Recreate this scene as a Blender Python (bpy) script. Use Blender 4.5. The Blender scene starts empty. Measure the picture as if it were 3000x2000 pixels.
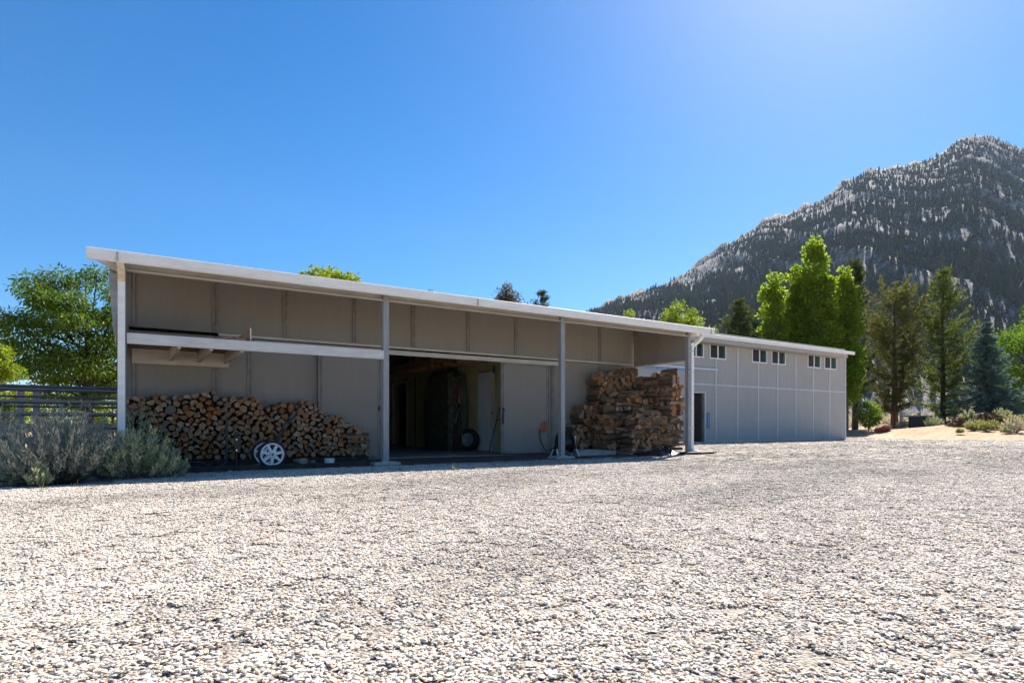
import bpy, bmesh, math, random
import numpy as np
from mathutils import Vector, Matrix

scene = bpy.context.scene
R = math.radians
rng = np.random.default_rng(7)
random.seed(7)

# ------------------------------------------------------------------ camera
FPX, TH, HY, HC = 1787.0, R(57.09), 1247.0, 0.668      # focal length in photo pixels, heading, horizon row, eye height
cam_d = bpy.data.cameras.new('camera')
cam = bpy.data.objects.new('camera', cam_d)
scene.collection.objects.link(cam)
cam.location = (0, 0, HC)
cam.rotation_euler = (R(90), 0, TH - R(90))
cam_d.sensor_width = 36.0
cam_d.lens = 36.0 * FPX / 3000.0
cam_d.shift_y = (HY - 1000.0) / 3000.0
cam_d.clip_start = 0.05
cam_d.clip_end = 20000
scene.camera = cam

# ------------------------------------------------------------------ sky, sun, exposure
SUN = Vector((2.80, 1.45, 2.95)).normalized()
SUN_EL = math.asin(SUN.z)
SUN_AZ = math.atan2(SUN.y, SUN.x)
world = bpy.data.worlds.new('World')
scene.world = world
world.use_nodes = True
wn = world.node_tree
bg = wn.nodes['Background']
sky = wn.nodes.new('ShaderNodeTexSky')
sky.sky_type = 'NISHITA'
sky.sun_disc = False
sky.sun_elevation = SUN_EL
sky.sun_rotation = R(90) - SUN_AZ
sky.altitude = 800
sky.air_density = 1.0
sky.dust_density = 0.6
sky.ozone_density = 4.5
sat = wn.nodes.new('ShaderNodeHueSaturation')
sat.inputs['Saturation'].default_value = 1.42
wn.links.new(sky.outputs[0], sat.inputs['Color'])
wn.links.new(sat.outputs[0], bg.inputs[0])
bg.inputs[1].default_value = 0.058
sl = bpy.data.lights.new('sun', 'SUN')
sl.energy = 5.0
sl.angle = R(0.53)
sl.color = (1.0, 0.935, 0.84)
sun = bpy.data.objects.new('sun', sl)
scene.collection.objects.link(sun)
sun.location = (40, 20, 60)
sun.rotation_euler = (-SUN).to_track_quat('-Z', 'Y').to_euler()
vs = scene.view_settings
vs.view_transform = 'Standard'
vs.look = 'None'
vs.exposure = 1.45
vs.gamma = 1.0
vs.use_curve_mapping = False
scene.cycles.max_bounces = 8
scene.cycles.transparent_max_bounces = 8

# ------------------------------------------------------------------ helpers
FW = Vector((math.cos(TH), math.sin(TH), 0))
RT = Vector((math.sin(TH), -math.cos(TH), 0))
def ray(px, py):
    return FW + RT * ((px - 1500) / FPX) + Vector((0, 0, (HY - py) / FPX))
def atY(px, py, Y):
    r = ray(px, py); t = Y / r.y
    return Vector((r.x * t, Y, HC + r.z * t))
def atX(px, py, X):
    r = ray(px, py); t = X / r.x
    return Vector((X, r.y * t, HC + r.z * t))
def atD(px, d, z=0.0):
    r = ray(px, HY) * d
    return Vector((r.x, r.y, z))
def zD(py, d):
    return HC + (HY - py) * d / FPX
def ground(px, py):
    return atD(px, HC * FPX / (py - HY))

def link(o):
    scene.collection.objects.link(o)
    return o
def tag(o, label, cat, group=None):
    o['label'] = label
    o['category'] = cat
    if group: o['group'] = group
    return o
def empty(name, loc, label, cat, group=None):
    o = link(bpy.data.objects.new(name, None))
    o.location = loc
    o.empty_display_size = 0.2
    return tag(o, label, cat, group)

def unit(v):
    return v / (np.linalg.norm(v, axis=-1, keepdims=True) + 1e-12)

class MB:
    """collects shapes in world coordinates and links them as one mesh"""
    def __init__(s): s.v = []; s.f = []; s.m = []
    def add(s, vs, fs, mi=0):
        b = len(s.v)
        s.v.extend([tuple(map(float, p)) for p in vs])
        for f in fs:
            s.f.append([b + i for i in f]); s.m.append(mi)
        return s
    def box(s, a, b, mi=0):
        x0, y0, z0 = [min(p, q) for p, q in zip(a, b)]; x1, y1, z1 = [max(p, q) for p, q in zip(a, b)]
        return s.add([(x0,y0,z0),(x1,y0,z0),(x1,y1,z0),(x0,y1,z0),(x0,y0,z1),(x1,y0,z1),(x1,y1,z1),(x0,y1,z1)],
              [(0,3,2,1),(4,5,6,7),(0,1,5,4),(1,2,6,5),(2,3,7,6),(3,0,4,7)], mi)
    def bar(s, p, q, w, h, up=(0,0,1), mi=0):
        p, q = Vector(p), Vector(q); d = (q - p).normalized()
        a = d.cross(Vector(up))
        if a.length < 1e-4: a = d.cross(Vector((1,0,0)))
        a.normalize(); b = a.cross(d).normalized()
        vs = []
        for e in (p, q):
            for i, j in ((-1,-1),(1,-1),(1,1),(-1,1)): vs.append(e + a*(i*w/2) + b*(j*h/2))
        return s.add(vs, [(0,1,2,3),(7,6,5,4),(0,4,5,1),(1,5,6,2),(2,6,7,3),(3,7,4,0)], mi)
    def extrude(s, poly, axis, a, b, mi=0):
        """poly of 2D points swept along an axis ('X','Y' or 'Z') from a to b"""
        n = len(poly); vs = []
        for e in (a, b):
            for u, w in poly:
                vs.append({'X': (e,u,w), 'Y': (u,e,w), 'Z': (u,w,e)}[axis])
        fs = [tuple(range(n))[::-1], tuple(range(n, 2*n))]
        for i in range(n):
            j = (i+1) % n; fs.append((i, j, n+j, n+i))
        return s.add(vs, fs, mi)
    def tube(s, pts, r, n=8, mi=0, cap=True):
        pts = [Vector(p) for p in pts]; k = len(pts)
        rs = r if hasattr(r, '__len__') else [r]*k
        vs = []; a = None
        for i, p in enumerate(pts):
            d = (pts[min(i+1,k-1)] - pts[max(i-1,0)]).normalized()
            if a is None:
                a = d.cross(Vector((0,0,1)))
                if a.length < 1e-3: a = d.cross(Vector((1,0,0)))
            else: a = a - d * a.dot(d)
            a.normalize(); b = d.cross(a)
            for j in range(n):
                t = 2*math.pi*j/n
                vs.append(p + (a*math.cos(t) + b*math.sin(t)) * rs[i])
        fs = []
        for i in range(k-1):
            for j in range(n):
                j2 = (j+1) % n; fs.append((i*n+j, i*n+j2, (i+1)*n+j2, (i+1)*n+j))
        if cap:
            fs.append(tuple(range(n))[::-1]); fs.append(tuple(range((k-1)*n, k*n)))
        return s.add(vs, fs, mi)
    def lathe(s, prof, c, axis, n=24, mi=0):
        """prof: (radius, offset along axis) pairs, closed ring of profile points"""
        c = Vector(c); ax = Vector(axis).normalized()
        a = ax.cross(Vector((0,0,1)))
        if a.length < 1e-3: a = ax.cross(Vector((1,0,0)))
        a.normalize(); b = ax.cross(a); k = len(prof); vs = []; fs = []
        for j in range(n):
            t = 2*math.pi*j/n; e = a*math.cos(t) + b*math.sin(t)
            for r, o in prof: vs.append(c + e*r + ax*o)
        for j in range(n):
            j2 = (j+1) % n
            for i in range(k):
                i2 = (i+1) % k
                fs.append((j*k+i, j*k+i2, j2*k+i2, j2*k+i))
        return s.add(vs, fs, mi)
    def build(s, name, mats, parent=None, smooth=None, bevel=0):
        off = np.array(parent.matrix_basis.translation) if parent is not None else np.zeros(3)
        pp = parent
        while pp is not None and pp.parent is not None:
            pp = pp.parent; off = off + np.array(pp.matrix_basis.translation)
        me = bpy.data.meshes.new(name)
        v = np.array(s.v) - off
        me.from_pydata([tuple(p) for p in v], [], s.f)
        for m in (mats if isinstance(mats, (list, tuple)) else [mats]): me.materials.append(m)
        if any(s.m): me.polygons.foreach_set('material_index', s.m)
        bm = bmesh.new(); bm.from_mesh(me)
        bmesh.ops.recalc_face_normals(bm, faces=bm.faces[:])
        if bevel:
            bmesh.ops.bevel(bm, geom=bm.edges[:], offset=bevel, segments=1, affect='EDGES', clamp_overlap=True)
        bm.to_mesh(me); bm.free()
        if smooth:
            me.shade_smooth(); me.set_sharp_from_angle(angle=R(smooth))
        me.update()
        o = link(bpy.data.objects.new(name, me))
        if parent is not None: o.parent = parent
        return o

# ------------------------------------------------------------------ materials
def nodes_of(m):
    m.use_nodes = True
    nt = m.node_tree
    return nt, nt.nodes, nt.links
def rgb(c): return (c[0], c[1], c[2], 1.0)
def mat(name, col, col2=None, rough=0.7, scale=8.0, detail=4.0, bump=0.0, bscale=60.0, metal=0.0, stretch=(1,1,1), spec=0.4, lo=0.35, hi=0.65, rnd=0.0, grime=0.0):
    m = bpy.data.materials.new(name)
    nt, N, L = nodes_of(m)
    p = N['Principled BSDF']
    p.inputs['Roughness'].default_value = rough
    p.inputs['Metallic'].default_value = metal
    p.inputs['Specular IOR Level'].default_value = spec
    tc = N.new('ShaderNodeTexCoord'); mp = N.new('ShaderNodeMapping')
    mp.inputs['Scale'].default_value = stretch
    L.new(tc.outputs['Object'], mp.inputs[0])
    out = None
    if col2 is None: col2 = tuple(c*0.85 for c in col)
    nz = N.new('ShaderNodeTexNoise'); nz.inputs['Scale'].default_value = scale; nz.inputs['Detail'].default_value = detail
    L.new(mp.outputs[0], nz.inputs['Vector'])
    rp = N.new('ShaderNodeValToRGB'); rp.color_ramp.elements[0].position = lo; rp.color_ramp.elements[1].position = hi
    rp.color_ramp.elements[0].color = rgb(col2); rp.color_ramp.elements[1].color = rgb(col)
    L.new(nz.outputs['Fac'], rp.inputs[0]); out = rp.outputs[0]
    if grime:
        n3 = N.new('ShaderNodeTexNoise'); n3.inputs['Scale'].default_value = 1.3; n3.inputs['Detail'].default_value = 7; n3.inputs['Roughness'].default_value = .65
        mp3 = N.new('ShaderNodeMapping'); mp3.inputs['Scale'].default_value = (2.2, 2.2, .5); L.new(tc.outputs['Object'], mp3.inputs[0]); L.new(mp3.outputs[0], n3.inputs['Vector'])
        r3 = N.new('ShaderNodeValToRGB'); r3.color_ramp.elements[0].position = .42; r3.color_ramp.elements[1].position = .75
        r3.color_ramp.elements[0].color = (0,0,0,1); r3.color_ramp.elements[1].color = (grime,)*3 + (1,)
        L.new(n3.outputs['Fac'], r3.inputs[0])
        mx = N.new('ShaderNodeMixRGB'); mx.inputs[2].default_value = rgb(tuple(c*.55 for c in col)); L.new(r3.outputs[0], mx.inputs[0]); L.new(out, mx.inputs[1]); out = mx.outputs[0]
    if rnd:
        oi = N.new('ShaderNodeObjectInfo'); hs = N.new('ShaderNodeHueSaturation')
        mr = N.new('ShaderNodeMapRange'); mr.inputs['To Min'].default_value = 1-rnd; mr.inputs['To Max'].default_value = 1+rnd
        L.new(oi.outputs['Random'], mr.inputs[0]); L.new(mr.outputs[0], hs.inputs['Value']); L.new(out, hs.inputs['Color']); out = hs.outputs[0]
    L.new(out, p.inputs['Base Color'])
    if bump:
        n2 = N.new('ShaderNodeTexNoise'); n2.inputs['Scale'].default_value = bscale; n2.inputs['Detail'].default_value = 3
        L.new(mp.outputs[0], n2.inputs['Vector'])
        bp = N.new('ShaderNodeBump'); bp.inputs['Strength'].default_value = bump; bp.inputs['Distance'].default_value = 0.01
        L.new(n2.outputs['Fac'], bp.inputs['Height']); L.new(bp.outputs[0], p.inputs['Normal'])
    return m

M = {}
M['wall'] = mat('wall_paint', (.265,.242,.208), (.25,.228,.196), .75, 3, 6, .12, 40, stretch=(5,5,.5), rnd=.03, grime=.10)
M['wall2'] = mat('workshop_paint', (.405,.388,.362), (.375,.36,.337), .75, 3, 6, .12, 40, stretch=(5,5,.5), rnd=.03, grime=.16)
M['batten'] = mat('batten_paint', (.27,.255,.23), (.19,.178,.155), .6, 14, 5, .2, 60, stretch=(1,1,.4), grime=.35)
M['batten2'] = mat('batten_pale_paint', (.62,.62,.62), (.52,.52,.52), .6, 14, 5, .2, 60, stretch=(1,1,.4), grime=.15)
M['white'] = mat('white_gutter_metal', (.88,.855,.81), (.80,.77,.72), .45, 4, 5, .06, 20, stretch=(.6,3,3), grime=.12)
M['cream'] = mat('stained_cream_metal', (.80,.66,.44), (.62,.48,.29), .5, 14, 5, .1, 30, stretch=(1,1,3))
M['doorshade'] = mat('door_with_painted_shade', (.10,.088,.075), None, .6, 4)  # brownish door face, its colour darkened to paint in the dim room light
M['trimwhite'] = mat('white_vinyl', (.80,.80,.79), (.72,.72,.70), .4, 6)
M['post'] = mat('post_grey_paint', (.32,.33,.34), (.26,.265,.27), .5, 9, 5, .15, 50, stretch=(2,2,.4), grime=.3)
M['beam'] = mat('beam_paint', (.56,.53,.48), (.46,.43,.38), .6, 5, 5, .15, 40, stretch=(.4,2,2), grime=.25)
M['loft'] = mat('loft_white_paint', (.66,.65,.62), (.56,.54,.50), .6, 6, 6, .25, 60, stretch=(.5,3,3), grime=.3)
M['plywood'] = mat('plywood', (.36,.19,.09), (.20,.10,.045), .8, 5, 8, .2, 60, stretch=(1,6,1))
M['lumber'] = mat('bare_lumber', (.42,.23,.11), (.28,.15,.07), .8, 6, 6, .2, 60, stretch=(4,.5,4), rnd=.2)
M['concrete'] = mat('concrete', (.42,.40,.37), (.30,.285,.265), .9, 5, 8, .4, 60)
M['slab'] = mat('floor_concrete', (.30,.285,.26), (.22,.21,.19), .85, 2, 8, .3, 40)
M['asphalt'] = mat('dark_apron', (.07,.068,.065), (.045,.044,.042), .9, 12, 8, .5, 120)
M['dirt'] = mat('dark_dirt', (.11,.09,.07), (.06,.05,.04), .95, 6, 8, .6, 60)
M['black'] = mat('black_plastic', (.025,.025,.027), (.015,.015,.016), .5, 10)
M['blackmetal'] = mat('black_steel', (.02,.02,.022), (.012,.012,.013), .35, 10)
M['rubber'] = mat('tyre_rubber', (.03,.03,.03), (.018,.018,.018), .85, 20, bump=.3, bscale=80)
M['wheelwhite'] = mat('white_wheel_plastic', (.78,.79,.80), (.66,.66,.66), .4, 8, grime=.12)
M['galv'] = mat('galvanised_steel', (.55,.56,.57), (.42,.43,.44), .4, 12, metal=.7)
M['chrome'] = mat('chrome', (.8,.8,.82), (.65,.65,.66), .15, 12, metal=1)
M['redsteel'] = mat('red_paint_steel', (.20,.015,.012), (.12,.01,.008), .4, 10)
M['yellow'] = mat('yellow_fibreglass', (.75,.45,.03), (.60,.34,.02), .4, 10)
M['inwall'] = mat('cream_interior_wall', (.50,.45,.22), (.42,.37,.17), .8, 4, stretch=(3,3,.5))
M['indoor'] = mat('interior_white_door', (.70,.69,.70), (.62,.61,.62), .5, 4)
M['tarp'] = mat('dark_camouflage_tarp', (.10,.105,.065), (.04,.043,.028), .6, 7, 6, .6, 12)
M['blacktarp'] = mat('black_sheet', (.018,.02,.026), (.012,.013,.016), .35, 6, 6, .5, 14)
M['orange'] = mat('orange_cord', (.60,.20,.10), (.45,.14,.07), .6, 20)
M['hose'] = mat('black_hose', (.015,.015,.016), None, .4, 10)
M['brownpane'] = mat('brown_blind', (.032,.017,.011), (.02,.011,.007), .35, 2, stretch=(30,30,.2), spec=.2)
M['reflectpane'] = mat('painted_tree_reflection', (.010,.022,.010), (.004,.010,.005), .3, 3, stretch=(12,12,.6), spec=.2)  # green reflection of trees painted into the pane colour
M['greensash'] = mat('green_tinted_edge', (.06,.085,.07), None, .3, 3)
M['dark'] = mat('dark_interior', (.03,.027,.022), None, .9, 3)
M['blue'] = mat('blue_enamel', (.03,.18,.42), (.025,.14,.34), .4, 6)
M['lightblue'] = mat('sky_blue_strip', (.20,.45,.72), (.14,.36,.62), .5, 4)
M['fence'] = mat('grey_steel_pipe', (.13,.135,.15), (.085,.09,.10), .35, 10, metal=.3)
M['farfence'] = mat('weathered_grey_wood', (.40,.36,.33), (.28,.25,.23), .85, 8)
M['tanboard'] = mat('tan_board', (.50,.40,.33), (.40,.32,.26), .8, 5)
M['redrock'] = mat('red_sandstone', (.30,.11,.075), (.18,.06,.045), .9, 4, 8, .6, 18)
M['fieldrock'] = mat('grey_brown_rock', (.30,.25,.21), (.20,.17,.14), .9, 6, 8, .6, 18)
M['boxgreen'] = mat('utility_cabinet_paint', (.035,.045,.05), (.028,.035,.04), .5, 6)
M['steel_track'] = mat('pale_steel_track', (.56,.60,.66), (.48,.52,.58), .45, 9, metal=.2)
M['barkdark'] = mat('dark_bark', (.055,.042,.032), (.025,.02,.016), .95, 6, 8, .8, 25, stretch=(1,1,.35))
M['barkred'] = mat('reddish_pine_bark', (.17,.085,.05), (.08,.04,.026), .95, 5, 8, .8, 22, stretch=(1,1,.4))
M['barkgrey'] = mat('grey_bark', (.22,.21,.18), (.13,.12,.10), .9, 6, 8, .6, 25, stretch=(1,1,.5))
M['twig'] = mat('grey_twig', (.17,.14,.11), (.10,.08,.065), .95, 20)

def leafmat(name, c0, c1, trans=.45, gloss=.35, tcol=None):
    m = bpy.data.materials.new(name)
    nt, N, L = nodes_of(m)
    p = N['Principled BSDF']; p.inputs['Roughness'].default_value = .6; p.inputs['Specular IOR Level'].default_value = gloss*.45
    at = N.new('ShaderNodeAttribute'); at.attribute_name = 'tint'
    mx = N.new('ShaderNodeMixRGB'); mx.inputs[1].default_value = rgb(c0); mx.inputs[2].default_value = rgb(c1)
    L.new(at.outputs['Fac'], mx.inputs[0]); L.new(mx.outputs[0], p.inputs['Base Color'])
    tr = N.new('ShaderNodeBsdfTranslucent')
    hs = N.new('ShaderNodeMixRGB'); hs.blend_type = 'MULTIPLY'; hs.inputs[0].default_value = 1
    hs.inputs[2].default_value = rgb(tcol or (1.5, 1.55, .6)); L.new(mx.outputs[0], hs.inputs[1]); L.new(hs.outputs[0], tr.inputs[0])
    ms = N.new('ShaderNodeMixShader'); ms.inputs[0].default_value = trans
    L.new(p.outputs[0], ms.inputs[1]); L.new(tr.outputs[0], ms.inputs[2])
    L.new(ms.outputs[0], N['Material Output'].inputs[0])
    return m
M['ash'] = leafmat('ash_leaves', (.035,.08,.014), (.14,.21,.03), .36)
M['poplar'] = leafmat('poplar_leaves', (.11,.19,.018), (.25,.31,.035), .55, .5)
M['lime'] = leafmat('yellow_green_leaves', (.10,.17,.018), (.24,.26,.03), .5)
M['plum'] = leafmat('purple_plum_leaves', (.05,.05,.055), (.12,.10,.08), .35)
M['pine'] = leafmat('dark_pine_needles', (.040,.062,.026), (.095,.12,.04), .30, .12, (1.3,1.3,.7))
M['pineolive'] = leafmat('olive_pine_needles', (.065,.085,.032), (.145,.16,.055), .38, .12, (1.3,1.2,.7))
M['pinegreen'] = leafmat('green_pine_needles', (.06,.10,.028), (.155,.185,.05), .36, .12, (1.3,1.3,.7))
M['spruce'] = leafmat('blue_spruce_needles', (.08,.135,.12), (.21,.31,.27), .28, .12, (1,1.1,1))
M['maple'] = leafmat('maple_leaves', (.045,.11,.012), (.13,.21,.022), .45)
M['shrub'] = leafmat('bright_shrub_leaves', (.09,.16,.025), (.20,.27,.05), .45)
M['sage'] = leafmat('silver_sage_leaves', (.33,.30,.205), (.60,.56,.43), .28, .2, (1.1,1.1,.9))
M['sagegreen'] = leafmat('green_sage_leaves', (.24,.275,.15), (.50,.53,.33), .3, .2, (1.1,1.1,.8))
M['rabbit'] = leafmat('yellow_green_brush_leaves', (.22,.24,.08), (.42,.42,.17), .35, .2, (1.1,1.1,.8))
M['weed'] = leafmat('dry_weed', (.15,.16,.05), (.34,.29,.11), .35)

def bark_log(name, cols, scale, rough=.9, stretch=(1,1,1)):
    m = bpy.data.materials.new(name)
    nt, N, L = nodes_of(m); p = N['Principled BSDF']; p.inputs['Roughness'].default_value = rough; p.inputs['Specular IOR Level'].default_value = .2
    oi = N.new('ShaderNodeObjectInfo'); at = N.new('ShaderNodeAttribute'); at.attribute_name = 'rnd'
    ad = N.new('ShaderNodeMath'); ad.operation = 'ADD'; L.new(oi.outputs['Random'], ad.inputs[0]); L.new(at.outputs['Fac'], ad.inputs[1])
    fr = N.new('ShaderNodeMath'); fr.operation = 'FRACT'; L.new(ad.outputs[0], fr.inputs[0])
    rp = N.new('ShaderNodeValToRGB'); e = rp.color_ramp.elements
    e[0].color = rgb(cols[0]); e[0].position = 0; e[1].color = rgb(cols[-1]); e[1].position = 1
    for i, c in enumerate(cols[1:-1]):
        q = e.new((i+1)/(len(cols)-1)); q.color = rgb(c)
    L.new(fr.outputs[0], rp.inputs[0])
    tc = N.new('ShaderNodeTexCoord'); mp = N.new('ShaderNodeMapping'); mp.inputs['Scale'].default_value = stretch
    L.new(tc.outputs['Object'], mp.inputs[0])
    nz = N.new('ShaderNodeTexNoise'); nz.inputs['Scale'].default_value = scale; nz.inputs['Detail'].default_value = 5; L.new(mp.outputs[0], nz.inputs['Vector'])
    mr = N.new('ShaderNodeMapRange'); mr.inputs['From Min'].default_value = .3; mr.inputs['From Max'].default_value = .7; mr.inputs['To Min'].default_value = .55; mr.inputs['To Max'].default_value = 1.42
    L.new(nz.outputs['Fac'], mr.inputs[0])
    hs = N.new('ShaderNodeHueSaturation'); L.new(mr.outputs[0], hs.inputs['Value']); L.new(rp.outputs[0], hs.inputs['Color'])
    L.new(hs.outputs[0], p.inputs['Base Color'])
    bp = N.new('ShaderNodeBump'); bp.inputs['Strength'].default_value = .6; bp.inputs['Distance'].default_value = .012
    L.new(nz.outputs['Fac'], bp.inputs['Height']); L.new(bp.outputs[0], p.inputs['Normal'])
    return m
M['logend'] = bark_log('cut_log_end', [(.30,.18,.095),(.26,.095,.028),(.35,.24,.15),(.28,.14,.055),(.18,.14,.11),(.38,.26,.165),(.30,.115,.03),(.27,.20,.14)], 18)
M['logside'] = bark_log('log_bark', [(.10,.065,.045),(.16,.11,.075),(.08,.06,.045),(.20,.135,.08),(.13,.09,.06)], 10, stretch=(3,.6,3))
M['logsplit'] = bark_log('split_log_face', [(.33,.20,.10),(.25,.12,.05),(.28,.20,.13),(.20,.13,.08),(.36,.25,.15)], 10, stretch=(4,.5,4))

# ------------------------------------------------------------------ noise
def vnoise(x, y, seed=0):
    xi, yi = np.floor(x), np.floor(y); fx, fy = x - xi, y - yi
    fx = fx*fx*(3-2*fx); fy = fy*fy*(3-2*fy)
    def h(i, j):
        v = np.sin(i*127.1 + j*311.7 + seed*74.7) * 43758.5453
        return v - np.floor(v)
    return (h(xi,yi)*(1-fx) + h(xi+1,yi)*fx)*(1-fy) + (h(xi,yi+1)*(1-fx) + h(xi+1,yi+1)*fx)*fy
def fbm(x, y, seed=0, oct=5, gain=.5):
    a, s, t = 1.0, 0.0, 0.0
    for i in range(oct):
        s = s + a*vnoise(x, y, seed+i); t += a; a *= gain; x = x*2.03+1.7; y = y*2.03-2.3
    return s/t
def sstep(a, b, x):
    t = np.clip((x-a)/(b-a), 0, 1); return t*t*(3-2*t)

# ------------------------------------------------------------------ terrain
EY = [-60, -20, 5, 10.7, 14, 21, 30, 60]
EX = [52, 45, 37, 34.7, 33.2, 38.5, 42, 55]
def terrain(x, y):
    x = np.asarray(x, float); y = np.asarray(y, float)
    t = x - np.interp(y, EY, EX) + 1.6*(fbm(x*.3, y*.3, 3)-.5)
    z = -.03 + .42*sstep(0, 6, t) + .009*np.maximum(t-5, 0)
    z = z + sstep(.5, 4, t) * (.30*(fbm(x*.16, y*.16, 5)-.5) + .12*(fbm(x*.9, y*.9, 9)-.5))
    for px, d, r, h in ((2760, 37.0, 3.6, .30), (2895, 36.5, 2.2, .50)):
        c = atD(px, d); z = z + h*np.exp(-((x-c.x)**2+(y-c.y)**2)/(2*(r*.55)**2))
    b = np.maximum(y-24, 0); z = z + np.where(t < 0, .004*b, 0)*sstep(0, 30, b)
    return z
def tz(x, y): return float(terrain(np.array([x]), np.array([y]))[0])

def grid_mesh(name, V, nu, nv, m, smooth=True):
    i = np.arange(nu-1)[:,None]*nv + np.arange(nv-1)[None,:]
    F = np.stack([i, i+nv, i+nv+1, i+1], -1).reshape(-1, 4)
    me = bpy.data.meshes.new(name)
    me.vertices.add(len(V)); me.vertices.foreach_set('co', np.ascontiguousarray(V, np.float32).ravel())
    me.loops.add(len(F)*4); me.loops.foreach_set('vertex_index', F.astype(np.int32).ravel())
    me.polygons.add(len(F)); me.polygons.foreach_set('loop_start', np.arange(0, len(F)*4, 4, dtype=np.int32))
    me.update(calc_edges=True); me.validate()
    me.materials.append(m)
    if smooth: me.shade_smooth()
    return link(bpy.data.objects.new(name, me))

def ground_material():
    m = bpy.data.materials.new('sandy_soil'); nt, N, L = nodes_of(m); p = N['Principled BSDF']
    p.inputs['Roughness'].default_value = .95; p.inputs['Specular IOR Level'].default_value = .15
    tc = N.new('ShaderNodeTexCoord')
    def noise(s, d=8, r=.6):
        n = N.new('ShaderNodeTexNoise'); n.inputs['Scale'].default_value = s; n.inputs['Detail'].default_value = d; n.inputs['Roughness'].default_value = r
        L.new(tc.outputs['Object'], n.inputs['Vector']); return n
    def ramp(n, a, b, c0, c1):
        r = N.new('ShaderNodeValToRGB'); r.color_ramp.elements[0].position = a; r.color_ramp.elements[1].position = b
        r.color_ramp.elements[0].color = rgb(c0); r.color_ramp.elements[1].color = rgb(c1); L.new(n.outputs['Fac'], r.inputs[0]); return r
    a = ramp(noise(3.2, 10, .72), .36, .64, (.27,.175,.105), (.56,.40,.27))
    b = ramp(noise(.35, 6), .52, .66, (0,0,0), (.55,.55,.55))
    dk = N.new('ShaderNodeMixRGB'); dk.inputs[2].default_value = (.30,.17,.085,1); L.new(b.outputs[0], dk.inputs[0]); L.new(a.outputs[0], dk.inputs[1])
    L.new(dk.outputs[0], p.inputs['Base Color'])
    n2 = noise(14, 6, .7); bp = N.new('ShaderNodeBump'); bp.inputs['Strength'].default_value = .7; bp.inputs['Distance'].default_value = .05
    L.new(n2.outputs['Fac'], bp.inputs['Height']); L.new(bp.outputs[0], p.inputs['Normal'])
    return m
M['soil'] = ground_material()
na = 240
rad = np.concatenate([[.01], np.geomspace(3, 60, 130), np.geomspace(62, 4300, 60)])
an = np.linspace(0, 2*math.pi, na+1)
RR, AA = np.meshgrid(rad, an, indexing='ij')
gx, gy = RR*np.cos(AA), RR*np.sin(AA)
gz = terrain(gx, gy)
gz = np.where(RR > 500, gz.clip(None, 6), gz)
g = grid_mesh('ground', np.stack([gx, gy, gz], -1).reshape(-1, 3), len(rad), na+1, M['soil'])
g['kind'] = 'structure'

# gravel: palette shared by the sheet and the loose stones
PAL = [((.585,.52,.445), .31), ((.49,.455,.41), .18), ((.65,.60,.53), .16), ((.52,.39,.29), .11), ((.33,.315,.30), .085), ((.57,.44,.30), .055), ((.11,.106,.102), .065), ((.22,.175,.14), .035)]
def gravel_material():
    m = bpy.data.materials.new('crushed_gravel'); nt, N, L = nodes_of(m); p = N['Principled BSDF']
    p.inputs['Roughness'].default_value = .9; p.inputs['Specular IOR Level'].default_value = .2
    tc = N.new('ShaderNodeTexCoord')
    wz = N.new('ShaderNodeTexNoise'); wz.inputs['Scale'].default_value = 70; L.new(tc.outputs['Object'], wz.inputs['Vector'])
    wm = N.new('ShaderNodeMixRGB'); wm.blend_type = 'LINEAR_LIGHT'; wm.inputs[0].default_value = .007; L.new(tc.outputs['Object'], wm.inputs[1]); L.new(wz.outputs['Color'], wm.inputs[2])
    vo = N.new('ShaderNodeTexVoronoi'); vo.inputs['Scale'].default_value = 78; L.new(wm.outputs[0], vo.inputs['Vector'])
    sp = N.new('ShaderNodeSeparateColor'); L.new(vo.outputs['Color'], sp.inputs[0])
    rp = N.new('ShaderNodeValToRGB'); rp.color_ramp.interpolation = 'CONSTANT'; e = rp.color_ramp.elements
    acc = 0.0
    for i, (c, w) in enumerate(PAL):
        q = e[0] if i == 0 else (e[1] if i == 1 else e.new(acc))
        q.position = acc; q.color = rgb(c); acc += w
    L.new(sp.outputs[0], rp.inputs[0])
    big = N.new('ShaderNodeTexNoise'); big.inputs['Scale'].default_value = .5; big.inputs['Detail'].default_value = 7; big.inputs['Roughness'].default_value = .6
    mpb = N.new('ShaderNodeMapping'); mpb.inputs['Rotation'].default_value = (0,0,R(20)); mpb.inputs['Scale'].default_value = (.6, 1.7, 1); L.new(tc.outputs['Object'], mpb.inputs[0]); L.new(mpb.outputs[0], big.inputs['Vector'])
    mr = N.new('ShaderNodeMapRange'); mr.inputs['From Min'].default_value = .35; mr.inputs['From Max'].default_value = .65; mr.inputs['To Min'].default_value = .50; mr.inputs['To Max'].default_value = .72
    L.new(big.outputs['Fac'], mr.inputs[0])
    hs = N.new('ShaderNodeHueSaturation'); L.new(mr.outputs[0], hs.inputs['Value']); L.new(rp.outputs[0], hs.inputs['Color'])
    L.new(hs.outputs[0], p.inputs['Base Color'])
    bp = N.new('ShaderNodeBump'); bp.invert = True; bp.inputs['Strength'].default_value = .9; bp.inputs['Distance'].default_value = .012
    L.new(vo.outputs['Distance'], bp.inputs['Height']); L.new(bp.outputs[0], p.inputs['Normal'])
    return m
M['gravel'] = gravel_material()
outline = [(-60,-60), (52,-60)]
for y in np.arange(-58, 21, 1.0):
    outline.append((float(np.interp(y, EY, EX)) + .45*math.sin(y*2.1) + .35*math.sin(y*5.3+1), float(y)))
outline += [(38.2,21.4), (36,22.6), (33,22.2), (31.75,21.0), (31.75,17.06), (11.7,17.06), (11.7,11.72), (11.52,11.72), (11.52,9.95)]
for x in np.arange(11.2, -.2, -.4): outline.append((float(x), 9.80 + .10*math.sin(x*3.1)))
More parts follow.
